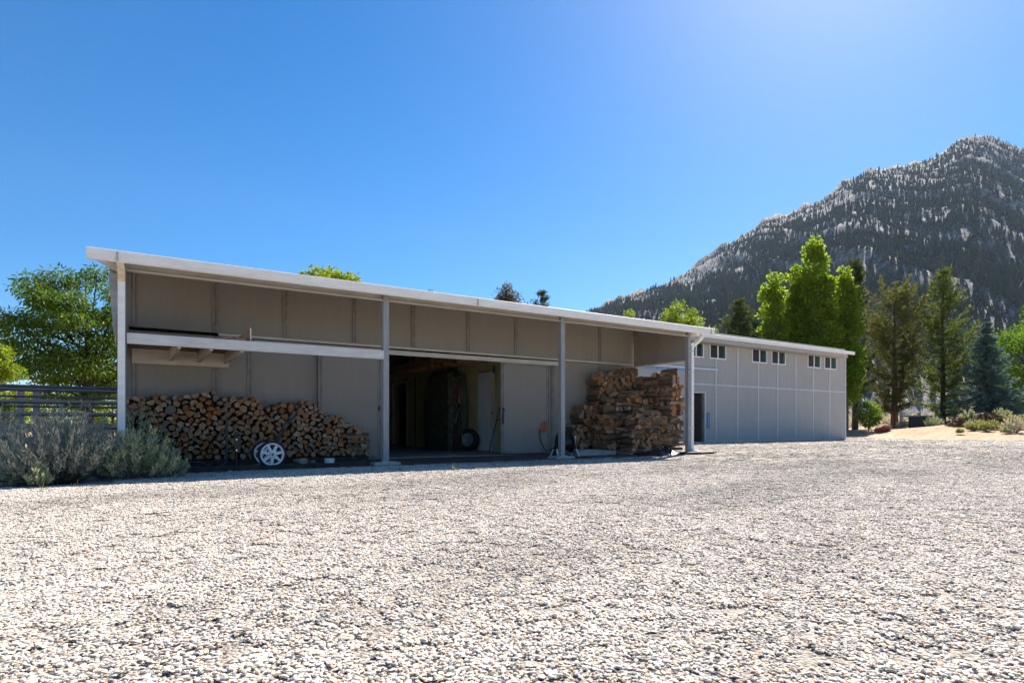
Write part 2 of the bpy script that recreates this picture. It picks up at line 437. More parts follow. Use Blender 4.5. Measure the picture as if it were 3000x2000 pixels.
for x in np.arange(-.4, -14, -.5): outline.append((float(x), 8.62 + .12*math.sin(x*2.3) + .02*x))
outline += [(-60, 8.0)]
mb = MB(); mb.add([(x, y, 0.0) for x, y in outline], [tuple(range(len(outline)))])
gv = mb.build('gravel_yard', M['gravel']); gv['kind'] = 'structure'
bm = bmesh.new(); bm.from_mesh(gv.data); bmesh.ops.triangulate(bm, faces=bm.faces[:]); bm.to_mesh(gv.data); bm.free()
for pl in gv.data.polygons:
    if pl.normal.z < 0: gv.data.flip_normals(); break

# loose stones, near the viewer
def point_cloud(name, P, attrs):
    me = bpy.data.meshes.new(name)
    me.vertices.add(len(P)); me.vertices.foreach_set('co', np.ascontiguousarray(P, np.float32).ravel())
    for k, (typ, v) in attrs.items():
        a = me.attributes.new(k, typ, 'POINT')
        key = {'FLOAT': 'value', 'FLOAT_VECTOR': 'vector', 'FLOAT_COLOR': 'color'}[typ]
        a.data.foreach_set(key, np.ascontiguousarray(v, np.float32).ravel())
    me.update()
    return link(bpy.data.objects.new(name, me))

def instancer(o, builders, material):
    """geometry nodes: one of several generated shapes on each point, using attributes rot, scl"""
    ng = bpy.data.node_groups.new(o.name + '_nodes', 'GeometryNodeTree')
    ng.interface.new_socket('Geometry', in_out='INPUT', socket_type='NodeSocketGeometry')
    ng.interface.new_socket('Geometry', in_out='OUTPUT', socket_type='NodeSocketGeometry')
    N, L = ng.nodes, ng.links
    gi = N.new('NodeGroupInput'); go = N.new('NodeGroupOutput')
    jo = N.new('GeometryNodeJoinGeometry')
    for b in builders:
        geo = b(N, L)
        sm = N.new('GeometryNodeSetMaterial'); sm.inputs['Material'].default_value = material; L.new(geo, sm.inputs['Geometry'])
        gt = N.new('GeometryNodeGeometryToInstance'); L.new(sm.outputs[0], gt.inputs[0]); L.new(gt.outputs[0], jo.inputs[0])
    ip = N.new('GeometryNodeInstanceOnPoints')
    L.new(gi.outputs[0], ip.inputs['Points']); L.new(jo.outputs[0], ip.inputs['Instance']); ip.inputs['Pick Instance'].default_value = True
    def attr(nm, t):
        a = N.new('GeometryNodeInputNamedAttribute'); a.data_type = t; a.inputs[0].default_value = nm; return a.outputs['Attribute']
    L.new(attr('pick', 'INT'), ip.inputs['Instance Index'])
    er = N.new('FunctionNodeEulerToRotation'); L.new(attr('rot', 'FLOAT_VECTOR'), er.inputs[0]); L.new(er.outputs[0], ip.inputs['Rotation'])
    L.new(attr('scl', 'FLOAT_VECTOR'), ip.inputs['Scale'])
    L.new(ip.outputs[0], go.inputs[0])
    md = o.modifiers.new('scatter', 'NODES'); md.node_group = ng
    return o
def stone_builder(seed):
    def b(N, L):
        ic = N.new('GeometryNodeMeshIcoSphere'); ic.inputs['Radius'].default_value = .5; ic.inputs['Subdivisions'].default_value = 2
        sp = N.new('GeometryNodeSetPosition'); L.new(ic.outputs['Mesh'], sp.inputs['Geometry'])
        nz = N.new('ShaderNodeTexNoise'); nz.noise_dimensions = '4D'; nz.inputs['W'].default_value = seed*3.7; nz.inputs['Scale'].default_value = 1.6; nz.inputs['Detail'].default_value = 1
        vm = N.new('ShaderNodeVectorMath'); vm.operation = 'SUBTRACT'; vm.inputs[1].default_value = (.5,.5,.5); L.new(nz.outputs['Color'], vm.inputs[0])
        sc = N.new('ShaderNodeVectorMath'); sc.operation = 'SCALE'; sc.inputs['Scale'].default_value = .9; L.new(vm.outputs[0], sc.inputs[0])
        L.new(sc.outputs[0], sp.inputs['Offset'])
        return sp.outputs[0]
    return b
def stone_material():
    m = bpy.data.materials.new('loose_stone'); nt, N, L = nodes_of(m); p = N['Principled BSDF']
    p.inputs['Roughness'].default_value = .85; p.inputs['Specular IOR Level'].default_value = .25
    at = N.new('ShaderNodeAttribute'); at.attribute_type = 'INSTANCER'; at.attribute_name = 'col'
    L.new(at.outputs['Color'], p.inputs['Base Color'])
    return m

def cluster_builder(seed):
    """a hand-sized patch of some forty stones, each with its own tone value k"""
    def b(N, L):
        n_ = 7; w = .078
        gr = N.new('GeometryNodeMeshGrid'); gr.inputs['Size X'].default_value = w; gr.inputs['Size Y'].default_value = w
        gr.inputs['Vertices X'].default_value = n_; gr.inputs['Vertices Y'].default_value = n_
        rv = N.new('FunctionNodeRandomValue'); rv.data_type = 'FLOAT_VECTOR'; rv.inputs['Min'].default_value = (-.007,-.007,-.004); rv.inputs['Max'].default_value = (.007,.007,.0035); rv.inputs['Seed'].default_value = seed*11
        sp = N.new('GeometryNodeSetPosition'); L.new(gr.outputs['Mesh'], sp.inputs['Geometry']); L.new(rv.outputs[0], sp.inputs['Offset'])
        jo = N.new('GeometryNodeJoinGeometry')
        for j in range(3):
            gt = N.new('GeometryNodeGeometryToInstance'); L.new(stone_builder(seed*3+j)(N, L), gt.inputs[0]); L.new(gt.outputs[0], jo.inputs[0])
        ip = N.new('GeometryNodeInstanceOnPoints'); L.new(sp.outputs[0], ip.inputs['Points']); L.new(jo.outputs[0], ip.inputs['Instance']); ip.inputs['Pick Instance'].default_value = True
        ri = N.new('FunctionNodeRandomValue'); ri.data_type = 'INT'; ri.inputs[4].default_value = 0; ri.inputs[5].default_value = 2; ri.inputs['Seed'].default_value = seed*11+1
        L.new(ri.outputs[2], ip.inputs['Instance Index'])
        rr = N.new('FunctionNodeRandomValue'); rr.data_type = 'FLOAT_VECTOR'; rr.inputs['Min'].default_value = (-.3,-.3,0); rr.inputs['Max'].default_value = (.3,.3,6.28); rr.inputs['Seed'].default_value = seed*11+2
        er = N.new('FunctionNodeEulerToRotation'); L.new(rr.outputs[0], er.inputs[0]); L.new(er.outputs[0], ip.inputs['Rotation'])
        rs = N.new('FunctionNodeRandomValue'); rs.data_type = 'FLOAT_VECTOR'; rs.inputs['Min'].default_value = (.009,.008,.004); rs.inputs['Max'].default_value = (.022,.016,.0085); rs.inputs['Seed'].default_value = seed*11+3
        L.new(rs.outputs[0], ip.inputs['Scale'])
        rk = N.new('FunctionNodeRandomValue'); rk.data_type = 'FLOAT'; rk.inputs['Seed'].default_value = seed*11+4
        sa = N.new('GeometryNodeStoreNamedAttribute'); sa.data_type = 'FLOAT'; sa.domain = 'INSTANCE'; sa.inputs['Name'].default_value = 'k'
        L.new(ip.outputs[0], sa.inputs['Geometry']); L.new(rk.outputs[1], sa.inputs['Value'])
        re = N.new('GeometryNodeRealizeInstances'); L.new(sa.outputs[0], re.inputs[0])
        return re.outputs[0]
    return b
def cluster_material():
    m = bpy.data.materials.new('loose_stone'); nt, N, L = nodes_of(m); p = N['Principled BSDF']
    p.inputs['Roughness'].default_value = .85; p.inputs['Specular IOR Level'].default_value = .25
    ak = N.new('ShaderNodeAttribute'); ak.attribute_name = 'k'
    at = N.new('ShaderNodeAttribute'); at.attribute_type = 'INSTANCER'; at.attribute_name = 'tone'
    ao = N.new('ShaderNodeAttribute'); ao.attribute_type = 'INSTANCER'; ao.attribute_name = 'off'
    ad = N.new('ShaderNodeMath'); L.new(ak.outputs['Fac'], ad.inputs[0]); L.new(ao.outputs['Fac'], ad.inputs[1])
    fr = N.new('ShaderNodeMath'); fr.operation = 'FRACT'; L.new(ad.outputs[0], fr.inputs[0])
    rp = N.new('ShaderNodeValToRGB'); rp.color_ramp.interpolation = 'CONSTANT'; e = rp.color_ramp.elements; acc = 0.0
    for i, (c, w) in enumerate(PAL):
        q = e[0] if i == 0 else (e[1] if i == 1 else e.new(acc))
        q.position = acc; q.color = rgb(c); acc += w
    L.new(fr.outputs[0], rp.inputs[0])
    hs = N.new('ShaderNodeHueSaturation'); L.new(at.outputs['Fac'], hs.inputs['Value']); L.new(rp.outputs[0], hs.inputs['Color']); L.new(hs.outputs[0], p.inputs['Base Color'])
    return m
def scatter(N_, d0, d1, fade0, fade1, smax):
    dd = np.sqrt(rng.uniform((d0/d1)**2, 1, N_)) * d1
    ss = rng.uniform(-smax, smax, N_)
    keep = rng.uniform(0, 1, N_) < np.clip((dd-d0)/max(fade0, 1e-3) + .25, 0, 1)*np.clip((d1-dd)/fade1 + .1, 0, 1)
    dd, lat = dd[keep], (dd*ss)[keep]
    sx = dd*FW.x + lat*RT.x; sy = dd*FW.y + lat*RT.y
    lim = np.where(sx > 11.5, np.where(sx > 11.8, 16.95, 11.6), np.where(sx > 0, 9.62, 8.42))
    lim = np.where(sx > 31.9, 21.5, lim)
    ok = (sy < lim) & (sx < np.interp(sy, EY, EX) - .4)
    return sx[ok], sy[ok], dd[ok]
s1 = scatter(67000, .9, 12, .1, 5, 1.5)
s2 = scatter(60000, 7.5, 38, 4, 6, 1.45)
sx = np.concatenate([s1[0], s2[0]]); sy = np.concatenate([s1[1], s2[1]])
bigs = np.concatenate([np.ones(len(s1[0])), np.clip(s2[2]/8.5, 1.1, 3.6)])
n = len(sx)
tone = .78 + .26*sstep(.34, .58, fbm(sx*.35+sy*.2, sy*.9-sx*.3, 21))
st = point_cloud('gravel_stones', np.stack([sx, sy, rng.uniform(-.001, .006, n) + .012*(fbm(sx*1.6, sy*1.6, 30)-.5)], -1), {
    'rot': ('FLOAT_VECTOR', np.stack([rng.normal(0, .05, n), rng.normal(0, .05, n), rng.uniform(0, 6.28, n)], -1)),
    'scl': ('FLOAT_VECTOR', np.stack([rng.uniform(.85, 1.2, n)*bigs]*2 + [np.ones(n)*(.6+.4*bigs)], -1)),
    'tone': ('FLOAT', tone), 'off': ('FLOAT', rng.uniform(0, 1, n))})
a = st.data.attributes.new('pick', 'INT', 'POINT'); a.data.foreach_set('value', rng.integers(0, 7, n).astype(np.int32))
instancer(st, [cluster_builder(i+1) for i in range(7)], cluster_material())
st['kind'] = 'stuff'; st['label'] = 'loose pale crushed stones covering the gravel yard in the foreground'; st['category'] = 'gravel'

# ------------------------------------------------------------------ mountain
RPX = np.array([-400, 300, 900, 1300, 1745,1800,1870,1950,2050,2100,2160,2240,2300,2400,2480,2550,2580,2650,2700,2760,2800,2840,2900,2940,3000,3150,3400,3800,4400], float)
RPY = np.array([1249,1249,1240,1100, 915, 895, 868, 830, 780, 748, 705, 655, 640, 600, 540, 500, 506, 494, 480, 455, 425, 402, 402, 418, 440, 480, 430, 560, 800], float)
VR, V0 = 2600.0, 620.0
def ridge(s):
    return np.interp(s, (RPX-1500)/FPX, (HY-RPY)/FPX*VR)
def mount(s, v):
    H = ridge(s)
    t = np.clip((v-V0)/(VR-V0), 0, 1)
    back = np.clip((v-VR)/900.0, 0, 1)
    u = s*v
    base = H*(.80*t + .20*t**2.2) * (1-.75*back)
    wp = 90*(fbm(u/400, v/500, 33, 3)-.5)
    spur = 1-np.abs(2*fbm((u+wp)/330, v/2600, 41, 4)-1)
    rough = 1-np.abs(2*fbm((u+wp)/120, v/1000, 50, 4)-1) - .6
    fine = fbm((u+wp)/34, v/150, 60, 4) - .5
    amp = np.sqrt(np.clip(base, 0, 400)/400)
    fade = (1-.93*sstep(.80, 1.0, t)*(back <= 0))
    return 2 + base + amp*(85*(spur-.62)*fade + 55*rough*fade + 30*fine*(.12+.88*fade)) - 3*(t <= 0)
sg = np.linspace(-.95, 1.62, 620)
vg = np.concatenate([np.linspace(560, 2600, 190), np.linspace(2620, 3700, 14)])
SS, VV = np.meshgrid(sg, vg, indexing='ij')
mz = mount(SS, VV)
mx_ = VV*FW.x + SS*VV*RT.x; my_ = VV*FW.y + SS*VV*RT.y
def rock_material():
    m = bpy.data.materials.new('granite_slope'); nt, N, L = nodes_of(m); p = N['Principled BSDF']
    p.inputs['Roughness'].default_value = .95; p.inputs['Specular IOR Level'].default_value = .1
    tc = N.new('ShaderNodeTexCoord')
    def noise(s, d=8, r=.6):
        n_ = N.new('ShaderNodeTexNoise'); n_.inputs['Scale'].default_value = s; n_.inputs['Detail'].default_value = d; n_.inputs['Roughness'].default_value = r
        L.new(tc.outputs['Object'], n_.inputs['Vector']); return n_
    def ramp(n_, a_, b_, c0, c1):
        r = N.new('ShaderNodeValToRGB'); r.color_ramp.elements[0].position = a_; r.color_ramp.elements[1].position = b_
        r.color_ramp.elements[0].color = rgb(c0); r.color_ramp.elements[1].color = rgb(c1); L.new(n_.outputs['Fac'], r.inputs[0]); return r
    a_ = ramp(noise(.05, 12, .8), .43, .58, (.11,.11,.112), (.54,.505,.475))
    b_ = ramp(noise(.014, 9, .7), .50, .60, (0,0,0), (.75,.75,.75))
    mx = N.new('ShaderNodeMixRGB'); mx.inputs[2].default_value = (.085,.095,.062,1); L.new(b_.outputs[0], mx.inputs[0]); L.new(a_.outputs[0], mx.inputs[1])
    L.new(mx.outputs[0], p.inputs['Base Color'])
    n2 = noise(.06, 9, .75); bp = N.new('ShaderNodeBump'); bp.inputs['Strength'].default_value = 1; bp.inputs['Distance'].default_value = 14
    L.new(n2.outputs['Fac'], bp.inputs['Height']); L.new(bp.outputs[0], p.inputs['Normal'])
    return m
mt = grid_mesh('mountain', np.stack([mx_, my_, mz], -1).reshape(-1, 3), len(sg), len(vg), rock_material())
mt['kind'] = 'structure'
# conifers on the mountain: one far-off wood
NT = 90000
v = V0 + 30 + (VR - V0 - 20)*rng.uniform(0, 1, NT)**.75
s = rng.uniform(-.1, 1.45, NT)
u = s*v
wq = 90*(fbm(u/400, v/500, 33, 3)-.5)
chute = fbm((u+wq)/46, v/520, 71, 4)
patch = fbm(u/150, v/420, 81, 5)
alt = np.clip((v-V0)/(VR-V0), 0, 1)
prob = sstep(.38, .52, chute)*(.30+.70*sstep(.36, .58, patch))*(1-.5*sstep(.72, 1, alt)) + .20 + .3*(alt < .3)*sstep(.4,.55,patch)
k = (rng.uniform(0, 1, NT) < prob*.70)
s, v, alt = s[k], v[k], alt[k]
n = len(s)
iu = np.clip(np.searchsorted(sg, s)-1, 0, len(sg)-2); iv = np.clip(np.searchsorted(vg, v)-1, 0, len(vg)-2)
fu = (s-sg[iu])/(sg[iu+1]-sg[iu]); fv = (v-vg[iv])/(vg[iv+1]-vg[iv])
hz = (mz[iu,iv]*(1-fu)+mz[iu+1,iv]*fu)*(1-fv) + (mz[iu,iv+1]*(1-fu)+mz[iu+1,iv+1]*fu)*fv
ht = rng.lognormal(math.log(17), .32, n)*(1-.42*sstep(.6, 1, alt))
cg = rng.uniform(0, 1, (n, 1))
ccol = np.array([.020,.032,.018])*(1-cg) + np.array([.055,.062,.030])*cg
ct = point_cloud('mountain_conifers', np.stack([v*FW.x + s*v*RT.x, v*FW.y + s*v*RT.y, hz - .8], -1), {
    'rot': ('FLOAT_VECTOR', np.stack([rng.normal(0, .04, n), rng.normal(0, .04, n), rng.uniform(0, 6.28, n)], -1)),
    'scl': ('FLOAT_VECTOR', np.stack([ht*rng.uniform(.8, 1.25, n)]*2 + [ht], -1)),
    'col': ('FLOAT_COLOR', np.concatenate([ccol, np.ones((n, 1))], 1))})
a = ct.data.attributes.new('pick', 'INT', 'POINT'); a.data.foreach_set('value', rng.integers(0, 3, n).astype(np.int32))
def conifer_builder(seed):
    def b(N, L):
        jo = N.new('GeometryNodeJoinGeometry'); rr = random.Random(seed)
        for i in range(4):
            z0 = .10 + i*.21; h = .40 - i*.02; r = .17 - i*.036
            c = N.new('GeometryNodeMeshCone'); c.inputs['Vertices'].default_value = 6; c.inputs['Radius Bottom'].default_value = r*rr.uniform(.8, 1.2); c.inputs['Depth'].default_value = h
            c.inputs['Radius Top'].default_value = 0.0
            t = N.new('GeometryNodeTransform'); L.new(c.outputs['Mesh'], t.inputs['Geometry'])
            t.inputs['Translation'].default_value = (rr.uniform(-.03,.03), rr.uniform(-.03,.03), min(z0, 1-h)); t.inputs['Rotation'].default_value = (rr.uniform(-.12,.12), rr.uniform(-.12,.12), rr.uniform(0,6))
            L.new(t.outputs[0], jo.inputs[0])
        return jo.outputs[0]
    return b
cm = stone_material(); cm.name = 'far_conifer_needles'
instancer(ct, [conifer_builder(i) for i in range(3)], cm)
ct['kind'] = 'stuff'; ct['label'] = 'dark conifer forest scattered over the granite mountain slope'; ct['category'] = 'forest'

# ------------------------------------------------------------------ open-fronted barn
YP, X0, BAY = 9.966, 0.052, 3.806          # post line, first post, bay width
YB = 11.75                                  # face of the wall behind the lean-to
YE = 9.666                                  # gutter front
XL, XR = -0.344, 12.064                     # roof ends
ZG = 2.985                                  # gutter top
PX_ = [X0 + i*BAY for i in range(4)]
XEND = 11.45
SL = 0.14                                   # roof rises towards the back
def roofz(y): return 2.955 + (y-YE)*SL      # roof underside
barn = empty('barn', (6, 14, 0), 'long grey open-fronted barn with white gutter and firewood under its roof', 'barn')

# floor and aprons
o = MB().box((.1, YB-.02, -.25), (XEND, 21.4, .012)).build('floor_slab', M['slab'], barn)
o = MB().box((3.75, YB-.10, -.2), (7.75, YB-.021, .016)).build('threshold', M['concrete'], barn)
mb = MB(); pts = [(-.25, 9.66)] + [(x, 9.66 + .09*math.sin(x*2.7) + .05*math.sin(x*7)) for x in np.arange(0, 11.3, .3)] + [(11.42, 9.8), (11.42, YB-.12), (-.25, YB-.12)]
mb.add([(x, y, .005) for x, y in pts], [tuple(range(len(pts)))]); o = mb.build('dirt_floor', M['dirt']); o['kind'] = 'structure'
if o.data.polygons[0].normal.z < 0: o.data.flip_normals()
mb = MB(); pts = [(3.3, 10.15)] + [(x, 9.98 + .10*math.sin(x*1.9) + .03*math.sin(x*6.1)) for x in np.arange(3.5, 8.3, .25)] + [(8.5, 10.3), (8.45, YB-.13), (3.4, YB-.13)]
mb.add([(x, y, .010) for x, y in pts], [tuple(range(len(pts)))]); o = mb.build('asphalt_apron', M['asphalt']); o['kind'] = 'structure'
if o.data.polygons[0].normal.z < 0: o.data.flip_normals()

# wall panels and battens of the wall behind the posts (positions read along the wall)
up_px = [388, 630, 836, 1038, 1210, 1371, 1511, 1640, 1757, 1862]
lo_px = [388, 630, 731, 931]
upX = [atY(p, 900, YB).x for p in up_px]; upX[0] = .16; upX[-1] = XEND - .02
ZR = 2.262                                  # rail between lower and upper panels
for a, b in zip(upX[:-1], upX[1:]):
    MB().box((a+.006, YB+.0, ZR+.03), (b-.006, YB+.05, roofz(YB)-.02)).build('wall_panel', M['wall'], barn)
def batten(x, z0, z1, y=YB, w=.085, m='batten', par=None, name='batten'):
    p = [(x-w/2, y), (x-w/2, y-.028), (x-w*.18, y-.028), (x-w*.18, y-.012), (x+w*.18, y-.012), (x+w*.18, y-.028), (x+w/2, y-.028), (x+w/2, y)]
    return MB().extrude(p, 'Z', z0, z1).build(name, M[m], par or barn)
for x in upX[:-1]: batten(x if x > .3 else .2, ZR+.045, roofz(YB)-.03)
loX = [atY(p, 1100, YB).x for p in lo_px]; loX[0] = .16
XJ = atY(1128, 1200, YB).x                  # opening, left jamb (behind the open door)
XJ2 = 8.0
edges = loX + [XJ]
for a, b in zip(edges[:-1], edges[1:]):
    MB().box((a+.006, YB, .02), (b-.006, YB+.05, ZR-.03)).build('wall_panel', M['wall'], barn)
for x in loX[:3]: batten(x if x > .3 else .2, .05, ZR-.15)
xa, xb = XJ2, atY(1757, 1100, YB).x
for a, b in ((XJ2, 8.75), (8.75, xb), (xb, XEND-.02)):
    MB().box((a+.006, YB, .02), (b-.006, YB+.05, ZR-.03)).build('wall_panel', M['wall'], barn)
for x in (8.75, xb): batten(x, .05, ZR-.04)
# rail, header and sliding-door track
MB().box((upX[1]+.05, YB-.035, ZR-.022), (XEND-.02, YB-.001, ZR+.022)).build('wall_rail', M['beam'], barn)
xh0, xh1 = 2.05, atY(1643, 1060, YB-.1).x
MB().extrude([(YB-.036, ZR-.055), (YB-.15, ZR-.075), (YB-.15, ZR-.165), (YB-.138, ZR-.165), (YB-.138, ZR-.085), (YB-.036, ZR-.065)], 'X', xh0, xh1).build('door_track_cover', M['beam'], barn)
MB().box((.2, YB-.04, .012), (loX[3], YB-.001, .075)).build('base_rail', M['batten'], barn)
# other walls of the barn
def side_wall(x0, x1):
    ya_, yb_ = YB+.052, 21.4
    MB().add([(x0,ya_,.013),(x1,ya_,.013),(x1,yb_,.013),(x0,yb_,.013),(x0,ya_,roofz(ya_)-.01),(x1,ya_,roofz(ya_)-.01),(x1,yb_,roofz(yb_)-.01),(x0,yb_,roofz(yb_)-.01)],
        [(0,3,2,1),(4,5,6,7),(0,1,5,4),(1,2,6,5),(2,3,7,6),(3,0,4,7)]).build('side_wall', M['wall'], barn)
side_wall(.1, .16); side_wall(XEND-.02, XEND+.04)
MB().box((.161, 21.34, .013), (XEND-.021, 21.40, roofz(21.3)-.02)).build('rear_wall', M['inwall'], barn)
# end screen under the right end of the roof
ZP = 2.242
for y0, y1 in ((YP+.06, 10.87), (10.87, YB-.04)):
    MB().add([(XEND-.02,y0,ZP), (XEND+.02,y0,ZP), (XEND+.02,y1,ZP), (XEND-.02,y1,ZP), (XEND-.02,y0,roofz(y0)-.01), (XEND+.02,y0,roofz(y0)-.01), (XEND+.02,y1,roofz(y1)-.01), (XEND-.02,y1,roofz(y1)-.01)],
             [(0,3,2,1),(4,5,6,7),(0,1,5,4),(1,2,6,5),(2,3,7,6),(3,0,4,7)]).build('end_panel', M['wall'], barn)
MB().box((XEND-.045, 10.83, ZP), (XEND-.021, 10.91, roofz(10.8)-.03)).build('batten', M['batten'], barn)
MB().box((XEND-.06, YB-.11, ZP-.02), (XEND-.021, YB-.036, roofz(YB)-.06)).build('batten', M['batten'], barn)
MB().box((XEND-.05, YP+.05, ZP-.045), (XEND+.035, YB-.04, ZP-.001)).build('end_rail', M['beam'], barn)
MB().box((XEND-.05, YB-.05, .013), (XEND+.0, YB-.001, ZP-.046)).build('corner_post', M['post'], barn)

# roof and gutter
y0, y1 = YE+.10, 21.9
RX0, RX1 = -.10, 11.72
def roofslab(x0, x1, t0, t1):
    return MB().add([(x0,y0,roofz(y0)+t0),(x1,y0,roofz(y0)+t0),(x1,y1,roofz(y1)+t0),(x0,y1,roofz(y1)+t0),(x0,y0,roofz(y0)+t1),(x1,y0,roofz(y0)+t1),(x1,y1,roofz(y1)+t1),(x0,y1,roofz(y1)+t1)],
        [(0,3,2,1),(4,5,6,7),(0,1,5,4),(1,2,6,5),(2,3,7,6),(3,0,4,7)])
roofslab(RX0, RX1, 0, .035).build('roof', M['white'], barn)
for x in (RX0, RX1-.04):
    MB().add([(x,y0,roofz(y0)-.10),(x+.04,y0,roofz(y0)-.10),(x+.04,y1,roofz(y1)-.10),(x,y1,roofz(y1)-.10),(x,y0,roofz(y0)-.003),(x+.04,y0,roofz(y0)-.003),(x+.04,y1,roofz(y1)-.003),(x,y1,roofz(y1)-.003)],
        [(0,3,2,1),(4,5,6,7),(0,1,5,4),(1,2,6,5),(2,3,7,6),(3,0,4,7)]).build('rake_board', M['loft'], barn)
for y in (10.6, 11.3, 13.2, 15, 17, 19):
    MB().box((RX0+.05, y-.04, roofz(y)-.055), (RX1-.05, y+.04, roofz(y)-.006)).build('purlin', M['beam'], barn)
gut = [(YE+.095, ZG), (YE+.095, ZG-.125), (YE+.02, ZG-.135), (YE+.005, ZG-.122), (YE+.005, ZG-.098), (YE+.016, ZG-.09), (YE, ZG-.075), (YE, ZG-.012), (YE-.006, ZG-.006), (YE, ZG), (YE+.010, ZG), (YE+.010, ZG-.11), (YE+.085, ZG-.11), (YE+.085, ZG)]
MB().tube([(XL+.003, YE+.004, ZG+.004), (XR-.003, YE+.004, ZG+.004)], .013, 8).build('gutter_bead', M['white'], barn, smooth=60)
xj = (XL, .0, atY(1400, 880, YE).x, XR-.13, XR)
for a, b in zip(xj[:-1], xj[1:]):
    MB().extrude(gut, 'X', a+.0015, b-.0015).build('gutter', M['white'], barn)
for x in (xj[1], xj[2], xj[3]):
    mb = MB().box((x-.012, YE-.010, ZG-.13), (x+.012, YE-.001, ZG-.004)); mb.tube([(x-.03, YE+.003, ZG-.1), (x-.03, YE-.008, ZG-.1)], .006, 6)
    mb.build('gutter_joint', M['beam'], barn)
for x in (XL, XR-.004):
    MB().box((x, YE+.011, ZG-.109), (x+.004, YE+.084, ZG-.003)).build('gutter_end_cap', M['white'], barn)
# front beam: a steel channel with a tapered tail at the left
ZB = 2.80
ch = [(YP+.03, roofz(YP)-.006), (YP+.03, ZB), (YP-.055, ZB), (YP-.055, ZB+.018), (YP+.018, ZB+.018), (YP+.018, roofz(YP)-.03), (YP-.055, roofz(YP)-.03), (YP-.055, roofz(YP)-.006)]
for i in range(3):
    MB().extrude(ch, 'X', PX_[i]+.055, PX_[i+1]-.055).build('front_beam', M['beam'], barn)
for sx0, sx1 in ((PX_[0]-.055, XL+.08), (PX_[3]+.055, XR-.02)):
    MB().add([(sx0,YP-.03,ZB-.02),(sx0,YP+.03,ZB-.02),(sx0,YP+.03,roofz(YP)-.006),(sx0,YP-.03,roofz(YP)-.01),(sx1,YP-.03,ZB+.12),(sx1,YP+.03,ZB+.12),(sx1,YP+.03,roofz(YP)-.006),(sx1,YP-.03,roofz(YP)-.01)],
        [(0,1,2,3),(7,6,5,4),(0,4,5,1),(1,5,6,2),(2,6,7,3),(3,7,4,0)]).build('beam_tail', M['beam'], barn)
# posts on concrete pads
for i, x in enumerate(PX_):
    w = .05
    sec = [(x-w, YP-w), (x+w, YP-w), (x+w, YP+w), (x+w-.012, YP+w), (x+w-.012, YP-w+.02), (x-w+.012, YP-w+.02), (x-w+.012, YP+w), (x-w, YP+w)]
    po = MB().extrude(sec, 'Z', .06, roofz(YP)-.008).build('post', M['post'], barn, bevel=0)
    MB().box((x-.09, YP-.09, .051), (x+.09, YP+.09, .0605)).build('base_plate', M['galv'], po)
    mb = MB(); hx, hy = .26, .17
    mb.add([(x-hx,YP-hy,-.1),(x+hx,YP-hy,-.1),(x+hx,YP+hy,-.1),(x-hx,YP+hy,-.1),(x-hx+.03,YP-hy+.03,.05),(x+hx-.04,YP-hy+.02,.05),(x+hx-.03,YP+hy-.03,.05),(x-hx+.02,YP+hy-.03,.05)],
        [(0,3,2,1),(4,5,6,7),(0,1,5,4),(1,2,6,5),(2,3,7,6),(3,0,4,7)])
    mb.build('footing', M['concrete'], barn)
# left downspout in front of the first post
x = PX_[0]
def downs(path, name='downspout', w=.085, h=.065, m='white'):
    mb = MB()
    pts = [Vector(p) for p in path]
    for a, b in zip(pts[:-1], pts[1:]):
        d = (b-a).normalized()*.012
        mb.bar(a-d, b+d, w, h, up=(0,1,0) if abs((b-a).normalized().z) > .5 else (0,0,1))
    return mb.build(name, M[m], barn)
ds = downs([(x-.005, YP-.097, ZG-.37), (x-.005, YP-.092, .05)])
downs([(x-.02, YE+.06, ZG-.138), (x-.01, YE+.07, ZG-.20), (x-.005, YP-.10, ZG-.345)], name='downspout_elbow', m='cream')
for z in (ZG-.22, ZG-.27, ZG-.285, ZG-.30, ZG-.315, ZG-.345, 2.05, .9):
    MB().box((x-.05, YP-.13, z-.004), (x+.04, YP-.056, z+.004)).build('downspout_band', M['beam'] if z > 2.5 else M['white'], ds)
# right downspout with its swan neck
x = PX_[3]
q = atY(2058, 975, YE+.05).x
ds = downs([(q, YE+.05, ZG-.13), (q, YE+.06, ZG-.19), (q-.05, YE+.10, ZG-.27), (x+.16, YP-.09, ZG-.345), (x+.098, YP-.04, ZG-.40), (x+.098, YP-.03, ZG-.47), (x+.098, YP-.02, .14), (x+.11, YP-.06, .07), (x+.17, YP-.16, .04)])
for z in (2.45, 1.95, .62):
    MB().box((x-.055, YP-.066, z-.01), (x+.146, YP-.0535, z+.01)).build('strap', M['galv'], ds)

# loft over the left bay
zl = 1.949
xl1 = atY(722, 1000, YP).x
MB().box((PX_[0]+.056, YP-.075, zl-.15), (PX_[1]-.052, YP-.030, zl)).build('loft_beam', M['loft'], barn, bevel=.004)
MB().box((PX_[0]+.06, YP-.028, zl-.145), (xl1-.02, YP+.01, zl-.02)).build('loft_rim_joist', M['beam'], barn)
lb = MB().box((PX_[0]-.02, YP+.052, zl-.15), (PX_[0]+.03, YB-.04, zl)).build('loft_side_beam', M['loft'], barn)
ls = (xl1-.09, .16)
for xx in np.linspace(.75, xl1-.06, 3):
    MB().add([(xx-.022,YP+.012,zl-.02),(xx+.022,YP+.012,zl-.02),(xx+.022,YB-.04,zl-.02),(xx-.022,YB-.04,zl-.02),(xx-.022,YP+.012,zl-.17),(xx+.022,YP+.012,zl-.17),(xx+.022,YB-.04,zl-.20),(xx-.022,YB-.04,zl-.20)],
             [(0,1,2,3),(7,6,5,4),(0,4,5,1),(1,5,6,2),(2,6,7,3),(3,7,4,0)]).build('joist', M['beam'], barn)
